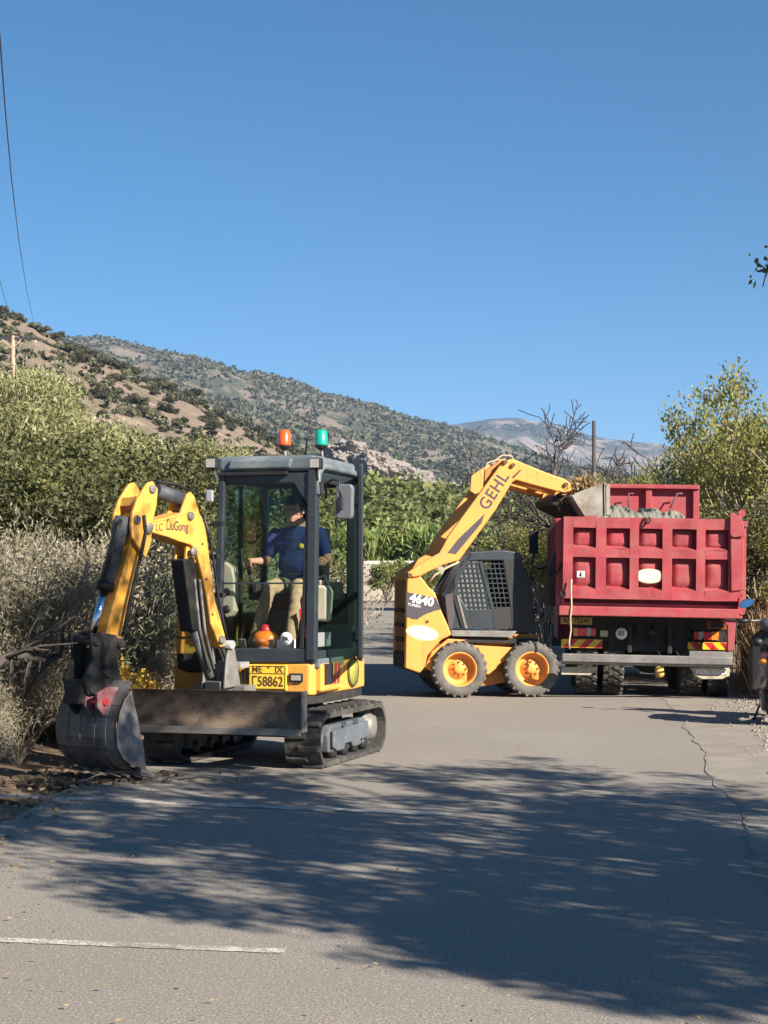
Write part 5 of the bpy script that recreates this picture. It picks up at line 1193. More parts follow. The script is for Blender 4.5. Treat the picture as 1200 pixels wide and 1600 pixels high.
# near side wall drawn as bars and panels leaving the screened openings
def lbar(a, b, v, w_, h_, m, nm='cab_bar'): return MB().bar(lq(v,*a), lq(v,*b), w_, h_, (0,1,0)).build(nm, m, ld, .006)
CV = -.46
lplate([(735,862),(786,859),(808,862),(818,872),(812,880),(786,876),(748,876),(717,879),(722,872)], CV, -CV, CV).build('cab_roof', MT['cab'], ld, .02, seg=3)
for v in (CV, -CV-.03):
    lplate([(703,982),(690,928),(710,892),(717,878),(722,876),(711,907),(717,932),(731,953),(738,982)], v, v+.03, CV).build('cab_side_panel', MT['cab'], ld, .006)
    lplate([(731,953),(768,952),(772,983),(738,982)], v, v+.03, CV).build('cab_side_panel', MT['cab'], ld, .006)
    lplate([(768,952),(797,948),(800,984),(772,983)], v, v+.03, CV).build('cab_side_panel', MT['blk'], ld, .006)
    lplate([(748,877),(753,877),(773,952),(768,952)], v, v+.03, CV).build('cab_post', MT['cab'], ld, .004)
    lplate([(786,876),(812,872),(822,896),(830,907),(833,958),(838,990),(800,990),(797,948),(792,912)], v+.0, v+.05, CV).build('cab_front_post', MT['ink'], ld, .01)  # near black colour stands in for the shade of the open cab front
    # screens of crossing bars
    mb = MB()
    def inside_poly(p, poly):
        c = False; j = len(poly)-1
        for i in range(len(poly)):
            if (poly[i][1] > p[1]) != (poly[j][1] > p[1]) and p[0] < (poly[j][0]-poly[i][0])*(p[1]-poly[i][1])/(poly[j][1]-poly[i][1]) + poly[i][0]: c = not c
            j = i
        return c
    for poly in ([(717,878),(748,877),(768,952),(731,953),(717,932),(711,907)], [(753,880),(787,878),(797,948),(773,952)]):
        xs_ = [p[0] for p in poly]; ys_ = [p[1] for p in poly]
        y = min(ys_) + 3
        while y < max(ys_):
            xs2 = [x for x in np.arange(min(xs_), max(xs_), .5) if inside_poly((x, y), poly)]
            if len(xs2) > 3: mb.bar(lq(v+.012, xs2[0], y), lq(v+.012, xs2[-1], y), .014, .012, (0,1,0))
            y += 7.6
        k = min(xs_) - 10
        while k < max(xs_):
            ln = [(k + (yy-877)*.16, yy) for yy in np.arange(min(ys_), max(ys_), .5)]; ok = [p for p in ln if inside_poly(p, poly)]
            if len(ok) > 3: mb.bar(lq(v+.014, *ok[0]), lq(v+.014, *ok[-1]), .012, .012, (0,1,0))
            k += 7.2
    mb.build('side_screen', MT['cab'], ld)
    if v < 0:
        pts = [(717,878),(748,877),(768,952),(731,953),(717,932),(711,907)]
        P2 = [lq(v+.024, *p) for p in pts]; MB().prism(P2, (0,.004,0)).build('side_glass', mat('dusty side glass', (.14,.15,.14), .3, var=.2, vs=6), ld)
lplate([(690,928),(735,863),(738,866),(700,940),(704,982),(701,982)], CV, -CV, CV).build('cab_rear_wall', MT['cab'], ld, .004)
lplate([(838,990),(836,960),(800,960),(800,990)], -.40, .40, CV).build('cab_front_sill', MT['ink'], ld)  # sill and door below coloured black in place of the same shade
lplate([(812,885),(822,897),(832,908),(834,950),(826,950),(818,920)], .30, .34, CV).build('front_door', MT['ink'], ld)
lplate([(740,935),(785,935),(790,975),(745,975)], -.2, .22, CV).build('operator_seat', MT['cloth'], ld, .02)
lplate([(765,890),(778,890),(790,940),(775,940)], -.2, .22, CV).build('seat_back', MT['cloth'], ld, .02)
lplate([(694,930),(706,926),(710,960),(706,985),(700,980)], -.50, -.462, CV).build('rear_cowl', MT['decal'], ld, .008)
lplate([(706,928),(712,930),(726,978),(722,982)], -.485, -.462, CV).build('dark_slot', MT['ink'], ld)
lplate([(713,930),(716,932),(730,982),(726,982)], -.495, -.462, CV).build('grab_rail', MT['gry'], ld, .004)
lplate([(705,985),(808,986),(800,996),(706,994)], -.66, -.45).build('footrest_plate', MT['gry'], ld, .006)
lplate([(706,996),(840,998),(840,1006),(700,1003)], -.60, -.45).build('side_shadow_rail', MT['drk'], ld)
for q_ in ((690,934,704,938),): pass
# small work lamp on the cab and round knob pieces at the front edge
for (x_, y_) in ((828,905),(833,955)):
    p = lp(CV, x_, y_); MB().ball((p.x+.02, CV+.02, p.z), (.04,.04,.045), 12, 8).build('lamp', MT['ink'], ld)
# decals on the tower
vt = -.6625
lplate([(635,925),(681,934),(689,952),(680,954),(664,960),(652,968),(644,967),(635,963)], -.665, -.6605, -.66).build('dark_decal', MT['decal'], ld)
pa = lp(-.66, 637, 934); pb = lp(-.66, 680, 943); mid = (lp(-.66,638,934)+lp(-.66,680,942))/2; d_ = (pb-pa)
Mt = face_m((mid.x, -.6665, mid.z), (d_.x, 0, d_.z), up=(-d_.z, 0, d_.x)); text('4640', .165, Mt, MT['wlet'], ld, sx=1.0, bold=.006)
mid = lp(-.66, 647, 946); Mt = face_m((mid.x, -.6665, mid.z), (d_.x, 0, d_.z), up=(-d_.z, 0, d_.x)); text('TURBO', .05, Mt, MT['wlet'], ld, sx=1.1)
c0 = lp(-.66, 660, 989); ov = [(c0.x + .205*math.cos(t), -.665, c0.z + .09*math.sin(t) - .03*math.cos(t)) for t in np.linspace(0, 6.2832, 33)[:-1]]
MB().prism(ov, (0,.004,0)).build('oval_sticker', MT['cream'], ld)
ov2 = [(c0.x + .225*math.cos(t), -.6635, c0.z + .105*math.sin(t) - .03*math.cos(t)) for t in np.linspace(0, 6.2832, 33)[:-1]]
MB().prism(ov2, (0,.003,0)).build('oval_rim', mat('pale sticker rim', (.75,.52,.22), .5, var=.1), ld)
p = lp(-.66, 668, 971); MB().cyl((p.x,-.675,p.z),(p.x,-.64,p.z),.02,10).build('bolt_cap', MT['brn'], ld)
# plant cuttings heaped in the bucket
p = lp(-.2, 905, 762); K = 60; c = np.stack([rng.normal(size=K)*.17 + p.x, rng.random(K)*1.3-.65, rng.random(K)*.16 + p.z - .08 + 0*rng.random(K)], 1); c[:,2] -= np.abs(c[:,0]-p.x)*.3
V, F, A = leaves(c, .13, 42, .085, .03, .1, .2); me = np_mesh('cuttings', V, F, LM['grass'], A)
tag(mesh_obj('plant_cuttings', me, None, LDM), 'straw coloured heap of cut plants in the raised loader bucket', 'plant cuttings', kind='stuff')

# ---------------------------------------------------------------- red tipper truck
TRM = frame(3.63, 22.3, 0.02, -4.1, 1.1)
tr = empty('dump_truck', TRM, 'red six wheeled tipper truck seen from behind with its recessed tailgate shut', 'truck')
def tp(px, py, y=0.0): return onplane(TRM, 1, y, px, py)
# tailgate frame
A = tp(881, 807); B = tp(1157, 940)
GX0, GX1, GZ1, GZ0 = A.x, B.x, A.z, B.z
cols = [(895,931),(947,984),(998,1035),(1050,1088),(1102,1139)]; 
cx_ = [((tp(a,880).x), (tp(b,880).x)) for a, b in cols]
rz = [(tp(1015, 858).z, tp(1015, 826).z), (tp(1015, 922).z, tp(1015, 872).z)]
TH = .125
gt = MB().box(GX0, GX1, 0.126, 0.15, GZ0, GZ1).build('tailgate', MT['red'], tr)
mb = MB(); xe = [GX0] + [v for c in cx_ for v in c] + [GX1]
for k in range(0, len(xe), 2): mb.box(xe[k], xe[k+1], 0, TH, GZ0+.001, GZ1-.001)
for c in cx_:
    for z0, z1 in ((GZ0+.001, rz[1][0]), (rz[1][1], rz[0][0]), (rz[0][1], GZ1-.001)): mb.box(c[0], c[1], .0, TH, z0, z1)
# weld the frame so that it reads as one pressing, dent it a little
me = mb.mesh('tailgate_frame'); bm = bmesh.new(); bm.from_mesh(me); bmesh.ops.remove_doubles(bm, verts=bm.verts, dist=.0005)
bmesh.ops.subdivide_edges(bm, edges=bm.edges, cuts=3, use_grid_fill=True)
for v in bm.verts:
    f = noise.noise(Vector((v.co.x*3, v.co.z*3, 2)))*.020 + noise.noise(Vector((v.co.x*9, v.co.z*9, 5)))*.004
    v.co.y += f; v.co.z += noise.noise(Vector((v.co.x*2.2, 7, 2)))*.007
    # splayed lower lip of every recess
bm.to_mesh(me); bm.free(); me.materials.append(MT['red']); o = mesh_obj('tailgate_frame', me, gt)
bv = o.modifiers.new('bevel', 'BEVEL'); bv.width = .006; bv.segments = 2; bv.limit_method = 'ANGLE'; bv.angle_limit = R(40)
for c in cx_:
    for r, (z0, z1) in enumerate(rz):
        n_ = 10; V = []; sd_ = rng.random()*9
        for j in range(n_+1):
            for i in range(n_+1):
                u, v = i/n_, j/n_; x = c[0] + (c[1]-c[0])*u; z = z0 + (z1-z0)*v
                e = min(1, min(u, 1-u)*5)*min(1, min(v, 1-v)*5); e = e*e*(3-2*e)
                y = .124 - .045*e - .012*math.sin(math.pi*u)*math.sin(math.pi*v) + .008*noise.noise(Vector((x*9, z*9, sd_)))*e
                V.append((x, y, z))
        F = [(j*(n_+1)+i, j*(n_+1)+i+1, (j+1)*(n_+1)+i+1, (j+1)*(n_+1)+i) for j in range(n_) for i in range(n_)]
        me = np_mesh('tailgate_panel', np.array(V), np.array(F), MT['red'], smooth=True); mesh_obj('tailgate_panel', me, gt)
        MB().hexa([(c[0]+.002,.003,z0-.001),(c[1]-.002,.003,z0-.001),(c[1]-.002,.124,z0-.001),(c[0]+.002,.124,z0-.001)],[(c[0]+.002,.004,z0),(c[1]-.002,.004,z0),(c[1]-.012,.123,z0+.055),(c[0]+.012,.123,z0+.055)]).build('recess_ledge', MT['red'], gt)
# stickers
a = tp(902, 892); b = tp(914, 902); sk = MB().box(a.x, b.x, .060, .064, b.z, a.z).build('white_sticker', MT['wlet'], gt)
for q_ in (((a.x+b.x)/2-.012, .016, (a.z+b.z)/2-.02), ((a.x+b.x)/2+.012, .016, (a.z+b.z)/2+.028)): pass
mx_, mz_ = (a.x+b.x)/2, (a.z+b.z)/2
MB().prism([(mx_-.025,.056,mz_-.03),(mx_+.03,.056,mz_-.03),(mx_+.03,.056,mz_-.022),(mx_+.008,.056,mz_-.02),(mx_+.012,.056,mz_+.03),(mx_-.002,.056,mz_+.035),(mx_-.022,.056,mz_-.01)], (0,.004,0)).build('small_figure', MT['ink'], sk)
a = tp(1015, 900); ov = [(a.x + .162*math.cos(t), .014, a.z + .088*math.sin(t)) for t in np.linspace(0, 6.2832, 37)[:-1]]
oc = MB().prism(ov, (0,.004,0)).build('oval_sign', MT['cream'], gt)
ov = [(a.x + .19*math.cos(t), .0185, a.z + .10*math.sin(t)) for t in np.linspace(0, 6.2832, 37)[:-1]]
MB().prism(ov, (0,.004,0)).build('oval_sign_rim', MT['fade'], gt)
# right hinge casting and top right corner
h = [tp(x, y) for x, y in ((1140,800),(1158,808),(1163,830),(1163,838),(1145,840),(1140,836))]
MB().prism([(p.x, -.05, p.z) for p in h], (0,.06,0)).build('corner_hinge', MT['red'], gt, .01)
h = [tp(x, y) for x, y in ((1141,842),(1162,844),(1162,922),(1142,924))]
MB().prism([(p.x, -.03, p.z) for p in h], (0,.05,0)).build('hinge_arm', MT['red'], gt, .01)
p = tp(1160, 800); MB().cyl((p.x-.01,-.04,p.z-.02),(p.x-.01,.05,p.z-.02),.05,14).build('hinge_pin', MT['red'], gt)
for px_, py_ in ((1012, 812), (880, 928), (1158, 955)):
    p = tp(px_, py_); MB().tube([(p.x-.03,-.02,p.z+.03),(p.x-.03,-.05,p.z-.03),(p.x,-.06,p.z-.05),(p.x+.03,-.05,p.z-.02),(p.x+.02,-.03,p.z+.03)], .014, 8).build('latch', MT['drk'] if px_ != 1158 else MT['red'], gt)
a = tp(1015, 955); 
# cross rail below the tailgate
p0, p1 = tp(869, 946), tp(1160, 962)
MB().box(GX0-.05, GX1+.02, -.06, .30, tp(1015,964).z, tp(1015,949).z).build('rear_rail', MT['red'], tr, .012)
MB().box(GX0-.02, GX1-.02, .27, .32, tp(1015,951).z, GZ0+.03).build('bed_sill', MT['red'], tr)
MB().prism([(GX1-.04,-.02,tp(1015,951).z),(GX1+.035,-.02,tp(1015,951).z),(GX1+.035,-.02,GZ0+.10),(GX1-.02,-.02,GZ0+.05)], (0,.12,0)).build('rail_gusset', MT['red'], tr, .006)
# bed sides, floor, headboard
BLN = 5.0; bz0 = tp(1015,951).z; BX0, BX1 = GX0-.02, GX1+.02
for x, s in ((BX0, -1), (BX1-.05, 1)):
    MB().box(x, x+.05, .12, BLN, bz0, GZ1-.02).build('bed_side', MT['red'], tr, .008)
    xo = x-.07 if s < 0 else x+.05
    for y in np.linspace(.14, BLN-.2, 7): MB().box(xo, xo+.07, y, y+.12, bz0, GZ1-.05).build('side_rib', MT['red'], tr, .008)
    MB().box(xo-.01, xo+.08, .10, BLN, GZ1-.10, GZ1-.02).build('side_top_rail', MT['red'], tr, .008)
MB().box(BX0+.05, BX1-.05, .12, BLN, bz0+.02, bz0+.06).build('bed_floor', MT['red'], tr)
def hp(px, py): return tp(px, py, BLN)
ha, hb_ = hp(864, 757), hp(1092, 757)
hx0, hx1, hz1 = ha.x, hb_.x, ha.z
hz1 = hp(978, 757).z
hd_ = MB().box(hx0, hx1, BLN, BLN+.05, bz0, hz1).build('headboard', MT['red'], tr, .006)
mx = hp(1013, 780).x
for a_, b_ in ((hx0, hx0+.10), (mx-.05, mx+.05), (hx1-.10, hx1)): MB().box(a_, b_, BLN-.09, BLN, bz0+.3, hz1-.07).build('headboard_post', MT['red'], hd_, .008)
MB().box(hx0, hx1, BLN-.13, BLN, hz1-.07, hz1).build('headboard_top', MT['red'], hd_, .01)
MB().box(hx0, hx1-.0, BLN-.15, BLN, GZ1+.10, GZ1+.17).build('headboard_rail', MT['red'], hd_, .01)
for px_ in (981, 1057):
    p = hp(px_, 772); q_ = hp(px_ - (0 if px_ < 1000 else 12), 795); MB().tube([(p.x+.08,BLN-.15,p.z-.0),(p.x,BLN-.16,p.z),(q_.x,BLN-.2,q_.z)], .014, 6).build('tie_cable', MT['pnk'], hd_)
# left front upper side extension
MB().box(hx0, hx0+.05, BLN-1.0, BLN-.0, GZ1-.05, hz1-.0).build('side_extension', MT['red'], tr, .006)
# tarp roll lying in the bed
n_ = 110; m_ = 44; V = []
a = tp(935, 806, 1.1); b = tp(1070, 810, 1.1)
for k in range(n_+1):
    t = k/n_; x = a.x + (b.x-a.x)*t; env = min(1, (1-t)*6)**.6
    for j in range(m_+1):
        u = j/m_*2-1; w_ = .42
        prof = math.sqrt(max(0, 1-u*u))*(.13 + .06*noise.noise(Vector((t*4, 3, 1))) + .03*math.sin(t*5+.6))*env
        ph = 0
        fold = (1-abs(noise.noise(Vector((t*13+u*1.2, u*1.1, 4))))*2.4)*.045 + (1-abs(noise.noise(Vector((t*34-u*2, u*2, 9))))*2)*.018
        sag = -.10*math.exp(-((t-.42)/.05)**2) - .05*math.exp(-((t-.75)/.04)**2)
        V.append((x + .05*u, 1.1 + u*w_ - fold*.4, a.z - .06 + prof + (fold + sag*.5)*(1-u*u)))
F = [(k*(m_+1)+j, k*(m_+1)+j+1, (k+1)*(m_+1)+j+1, (k+1)*(m_+1)+j) for k in range(n_) for j in range(m_)]
me = np_mesh('tarpaulin', np.array(V), np.array(F)[:, ::-1].copy(), MT['tarp'], smooth=True)
tag(mesh_obj('tarpaulin', me, None, TRM), 'crumpled grey green tarpaulin roll lying across the red truck bed', 'tarpaulin')
# chassis, rear lamps and bumper
MB().box(-.48,-.40,.5,7.2,.78,1.02).box(.34,.42,.5,7.2,.78,1.02).build('chassis_rails', MT['drk'], tr, .01)
MB().box(-.62,.5,.44,.48,.62,1.0).build('chassis_plate', MT['drk'], tr, .01)
MB().box(-1.12,-.5,.46,.49,.74,1.0).build('lamp_bracket', MT['drk'], tr, .01); MB().box(.55,1.12,.46,.49,.74,1.0).build('lamp_bracket', MT['drk'], tr, .01)
for k_ in range(5):
    x0_ = -.5 + k_*.24; MB().tube([(x0_,.42,.98),(x0_+.06,.36,.80-.03*(k_%2)),(x0_+.16,.38,.70),(x0_+.22,.44,.86)], .012, 6).build('air_hose', MT['drk'], tr)
MB().box(.18,.24,.36,.46,.60,.98).build('bumper_hanger', MT['drk'], tr, .008); MB().box(-.36,-.30,.36,.46,.60,.98).build('bumper_hanger', MT['drk'], tr, .008)
for k_ in range(3): MB().tube([(.05+.25*k_,.40,.62),(.1+.25*k_,.34,.55),(.3+.2*k_,.5,.52)], .014, 6).build('air_hose', MT['drk'], tr)
for s_ in (-1, 1): MB().box(s_*.52-.05,s_*.52+.05,.5,2.9,.60,.64).box(s_*.52-.05,s_*.52+.05,.7,2.6,.65,.69).build('leaf_spring', MT['drk'], tr, .004)
MB().box(-1.15,1.1,.45,.50,.92,1.12).build('rear_crossmember', MT['drk'], tr, .01)
MB().box(-.09,.03,.30,.44,.84,.94).ball((-.03,.32,.89),(.06,.08,.05)).build('tow_hitch', MT['drk'], tr, .01)
MB().cyl((-.25,.5,.75),(-.25,1.6,.75),.10,14).ball((.25,.9,.8),(.16,.3,.14)).build('air_tank', MT['drk'], tr)
a, b = tp(876, 1028), tp(1145, 1041)
MB().box(tp(878,1034).x, tp(1144,1034).x, -.04, .04, .475, .585).build('rear_bumper', MT['gry'], tr, .012)
MB().box(tp(878,1034).x, tp(1144,1034).x, -.03, .05, .44, .473).build('bumper_lower', MT['drk'], tr, .008)
DEEP = .42
def pbox(x0, y0, x1, y1, yy, th, m, nm, par=tr, bev=.006):
    yy += DEEP
    a, b = tp(x0, y0, yy), tp(x1, y1, yy); return MB().box(a.x, b.x, yy, yy+th, b.z, a.z).build(nm, m, par, bev)
def stripes(x0, y0, x1, y1, lean):
    bs = pbox(x0, y0, x1, y1, -.02, .03, MT['syel'], 'striped_marker'); a, b = tp(x0, y0, DEEP-.02), tp(x1, y1, DEEP-.02); w_ = b.x-a.x; h_ = a.z-b.z; n_ = 4
    def clip(poly):
        def cut(poly, f):
            out = []
            for i in range(len(poly)):
                p, q = poly[i], poly[(i+1) % len(poly)]; fp, fq = f(p), f(q)
                if fp >= 0: out.append(p)
                if fp*fq < 0: t = fp/(fp-fq); out.append((p[0]+(q[0]-p[0])*t, p[1]+(q[1]-p[1])*t))
            return out
        poly = cut(poly, lambda p: p[0]-(a.x+.004)); return cut(poly, lambda p: b.x-.004-p[0]) if poly else poly
    for k in range(-1, 4):
        x = a.x + k*w_/2.6 + (.02 if lean > 0 else .10); s_ = w_/5.2
        pl_ = clip([(x, b.z+.004), (x+s_, b.z+.004), (x+s_+lean*h_*.9, a.z-.004), (x+lean*h_*.9, a.z-.004)])
        if len(pl_) > 2: MB().prism([(p[0], DEEP-.0225, p[1]) for p in pl_], (0,.003,0)).build('red_stripe', MT['sred'], bs)
stripes(877, 998, 941, 1013, 1); stripes(1075, 1003, 1138, 1016, -1)
q = pbox(896, 981, 931, 994, 0, .05, MT['lred'], 'tail_lamp'); pbox(896, 981, 902, 994, -.004, .01, MT['lora'], 'turn_lens', q, 0); pbox(917, 981, 923, 994, -.004, .01, MT['bei'], 'reversing_lens', q, 0)
q = pbox(1084, 987, 1123, 1000, 0, .05, MT['lred'], 'tail_lamp'); pbox(1112, 987, 1123, 1000, -.004, .01, MT['lora'], 'turn_lens', q, 0); pbox(1092, 987, 1099, 1000, -.004, .01, MT['bei'], 'reversing_lens', q, 0)
pbox(938, 985, 950, 995, .0, .02, MT['fade'], 'white_reflector')
q = pbox(876, 964, 925, 976, .02, .02, mat('grubby plate', (.42,.27,.07), .6, var=.2), 'licence_plate'); a = tp(900.5, 970, DEEP+.015); text('AN 72540', .095, face_m((a.x, DEEP+.0185, a.z), (1,0,0)), MT['ink'], q, sx=.92, bold=.002)
q = pbox(1104, 970, 1146, 984, .03, .02, MT['lora'], 'orange_marker_plate'); pbox(1110, 973, 1132, 981, .025, .006, MT['ink'], 'dark_centre', q, 0)
a = tp(971, 990, .28); dk = MB().lathe([(0,-.01),(.078,-.01),(.078,.01),(0,.01)], (a.x, .28, a.z), (0,1,0), 30).build('speed_disc', MT['wht'], tr); text('85', .085, face_m((a.x, .2685, a.z), (1,0,0)), MT['ink'], dk, bold=.002)
# right rear red post and mud flaps
mb = MB(); h = [tp(x, y) for x, y in ((1128,968),(1150,970),(1147,1016),(1137,1018),(1137,978))]; mb.prism([(p.x, .0, p.z) for p in h], (0,.10,0)); mb.build('side_post', MT['red'], tr, .008)
DEEP = 0
pbox(1077, 1017, 1145, 1029, .02, .03, MT['gry'], 'mudguard_plate')
def flap(pts, y, m, nm):
    h = [tp(x, yy, y) for x, yy in pts]; return MB().prism([(p.x, y, p.z) for p in h], (0,.012,0)).build(nm, m, tr, .003)
fl = flap([(1078,1043),(1140,1043),(1140,1056),(1128,1061),(1098,1061),(1086,1056)], .10, MT['flap'], 'mud_flap'); a = tp(1111, 1050, .098)
text('MERCEDES', .085, face_m((a.x, .0985, a.z), (1,0,0)), MT['wlet'], fl, sx=1.0, bold=.003)
flap([(877,1042),(930,1042),(930,1048),(922,1055),(877,1054)], .10, MT['flap'], 'mud_flap'); 
# axles and wheels
def twheel(x, y, w_=.29, rt=.50):
    prof = [(.27,-w_*.42),(.30,-w_*.47),(.38,-w_*.5),(.45,-w_*.48),(.478,-w_*.43),(.482,0),(.478,w_*.43),(.45,w_*.48),(.38,w_*.5),(.30,w_*.47),(.27,w_*.42)]
    t = MB().lathe(prof, (x, y, rt), (1,0,0), 36).build('tyre', MT['rub'], tr); n_ = 26; vis = y < 2
    for k in range(n_ if vis else 0):
        for j in range(4):
            th = 6.2832*(k + .5*(j % 2))/n_; x0 = x + (-.5+j*.25+.015)*w_; x1 = x0 + .22*w_; dt = .075
            def pt(r, xx, tt): return (xx, y + r*math.cos(tt), rt + r*math.sin(tt))
            sk_ = .06 if j < 2 else -.06
            MB().hexa([pt(.478,x0,th-dt+sk_), pt(.478,x0,th+dt+sk_), pt(.478,x1,th+dt), pt(.478,x1,th-dt)], [pt(.502,x0,th-dt*.8+sk_), pt(.502,x0,th+dt*.8+sk_), pt(.502,x1,th+dt*.8), pt(.502,x1,th-dt*.8)]).build('tread_block', MT['rub'], t)
    MB().lathe([(.275,-w_*.4),(.26,-w_*.42),(.24,-.05),(.0,-.04)], (x, y, rt), (1,0,0), 24).lathe([(.0,.04),(.24,.05),(.26,w_*.42),(.275,w_*.4)], (x, y, rt), (1,0,0), 24).build('rim', MT['gry'], tr)
xw = tp(1120, 1070, .75).x; xw2 = tp(1078, 1070, .75).x
for y in (.95, 2.3):
    for x in (xw, xw2, -xw+.0, -xw2): twheel(x, y)
    MB().cyl((-.8,y,.5),(.8,y,.5),.09,16).ball((-.02,y,.52),(.22,.22,.22)).build('axle', MT['drk'], tr)
for x in (xw-.06, -xw+.06): twheel(x, 6.0)
p = tp(1030, 1050, .7); MB().lathe([(0,-.06),(.07,-.06),(.09,0),(.07,.06),(0,.06)], (p.x, .68, p.z), (1,0,.1), 18).build('air_canister', mat('dull yellow can', (.55,.38,.10), .6, var=.2), tr)
MB().box(-.9,-.6,.6,1.3,.95,1.0).box(.6,1.15,.5,1.5,1.03,1.06).build('mudguard', MT['drk'], tr, .01)
# driver's cab in front of the bed
cb = MB().prism([(-1.15,5.35,.6),(-1.15,7.2,.6),(-1.15,7.35,1.4),(-1.15,7.1,2.5),(-1.15,6.8,2.75),(-1.15,5.35,2.75)], (2.3,0,0)).build('driver_cab', MT['red'], tr, .05)
for s in (-1, 1): MB().prism([(s*1.152,5.9,1.6),(s*1.152,7.0,1.6),(s*1.152,6.85,2.3),(s*1.152,5.9,2.3)], (s*.006,0,0)).build('side_window', MT['glassg'], cb)
MB().prism([(-1.05,7.32,1.5),(1.05,7.32,1.5),(1.0,7.12,2.4),(-1.0,7.12,2.4)], (0,.02,.005)).build('front_windscreen', MT['glassg'], cb)
MB().box(-1.2,1.2,7.3,7.45,.45,.85).build('front_bumper', MT['gry'], cb, .03)
# left mirror and its arms (and the tall dark tarp frame beside the bed)
yM = 6.6; m0 = tp(835, 829, yM); m1 = tp(835, 865, yM)
mm = MB().box(m0.x-.09, m0.x+.07, yM, yM+.08, m1.z, m0.z).build('side_mirror', MT['ink'], tr, .02)
MB().tube([(m0.x,yM+.02,m1.z),(m0.x-.03,yM,tp(830,884,yM).z),(m0.x+.1,yM,tp(838,889,yM).z),(-1.12,yM,tp(868,880,yM).z)], .018, 8).tube([(m0.x,yM+.02,m0.z),(m0.x,yM,m0.z+.12),(-1.12,yM,m0.z+.05)], .016, 8).build('mirror_arm', MT['ink'], mm)
# dark rolled cover hanging down the left flank
h = [tp(x, y, .35) for x, y in ((862,872),(874,845),(879,845),(879,948),(858,948),(856,900))]
MB().prism([(p.x, .2, p.z) for p in h], (0,.5,0)).build('side_cover_roll', MT['drk'], tr, .02)
mb = MB(); mb.tube([(tp(858,905,.15).x,.15,tp(858,905,.15).z),(tp(868,898,.15).x,.1,tp(868,898,.15).z),(tp(878,880,.15).x,.05,tp(878,880,.15).z)], .015, 8); mb.build('air_hose', MT['ink'], tr)
# rope
pts = [(893,905),(892,925),(893,945),(891,965),(892,985),(889,1003),(890,1014)]
tag(MB(TRM).tube([(tp(x,y,-.05).x, -.06 - .02*(i%2), tp(x,y,-.05).z) for i, (x, y) in enumerate(pts)], .012, 8).build('rope', MT['rope']), 'pale rope dangling from the left corner of the red tailgate', 'rope')

# ---------------------------------------------------------------- scooter parked at the right edge
SX = pxx(1212, 18.1)
SM = frame(SX, 18.1, 0.02, -10)
sc_ = empty('motor_scooter', SM, 'grey and black scooter parked at the right edge with a blue reflecting mirror', 'scooter')
def wheel2(y, r, w_):
    t = MB().lathe([(r-.10,-w_*.35),(r-.05,-w_*.5),(r-.015,-w_*.38),(r,-.02),(r,.02),(r-.015,w_*.38),(r-.05,w_*.5),(r-.10,w_*.35)], (0,y,r), (1,0,0), 36).build('tyre', MT['rub'], sc_)
    MB().lathe([(r-.10,-.035),(r-.12,-.03),(r-.13,-.02),(.05,-.04),(0,-.05)], (0,y,r), (1,0,0), 24).lathe([(0,.05),(.05,.04),(r-.13,.02),(r-.12,.03),(r-.10,.035)], (0,y,r), (1,0,0), 24).build('rim', MT['spl'], t)
wheel2(.0, .265, .15); wheel2(1.36, .265, .12)
MB().prism([(-.13,-.20,.52),(-.15,.55,.50),(-.16,.60,.34),(-.10,.1,.36)], (.30,0,0)).build('side_fairing', MT['gpl'], sc_, .04, seg=4)
mb = MB(); mb.ball((0,.12,.66),(.19,.46,.17),20,14); mb.ball((0,-.22,.70),(.15,.16,.11),16,12); mb.build('rear_body', MT['gpl'], sc_)
MB().prism([(-.12,-.25,.79),(-.15,.1,.80),(-.15,.55,.76),(-.13,.68,.70),(.13,.68,.70),(.15,.55,.76),(.15,.1,.80),(.12,-.25,.79)], (0,0,.08)).build('seat', MT['cloth'], sc_, .04, seg=4)
MB().box(-.15,.15,.62,1.05,.26,.34).build('footboard', MT['ink'], sc_, .03)
MB().prism([(-.24,1.02,.30),(-.26,1.12,.62),(-.22,1.14,.92),(-.08,1.10,1.02),(.08,1.10,1.02),(.22,1.14,.92),(.26,1.12,.62),(.24,1.02,.30)], (0,.10,.0)).build('leg_shield', MT['ink'], sc_, .03, seg=3)
mb = MB(); mb.ball((0,1.28,.80),(.17,.12,.26),18,12); mb.build('front_fairing', MT['gpl'], sc_)
MB().tube([(0,1.36,.265),(0,1.22,.65),(0,1.10,1.02)], .035, 10).build('steering_column', MT['drk'], sc_)
MB().prism([(-.065,1.15,.48),(-.07,1.36,.56),(-.065,1.6,.46),(.065,1.6,.46),(.07,1.36,.56),(.065,1.15,.48)], (0,0,.03)).build('front_mudguard', MT['gpl'], sc_, .01)
hbz = 1.10
MB().tube([(-.36,1.0,hbz),(-.2,1.06,hbz),(0,1.10,hbz+.0),(.2,1.06,hbz),(.36,1.0,hbz)], .014, 8).build('handlebar', MT['gry'], sc_)
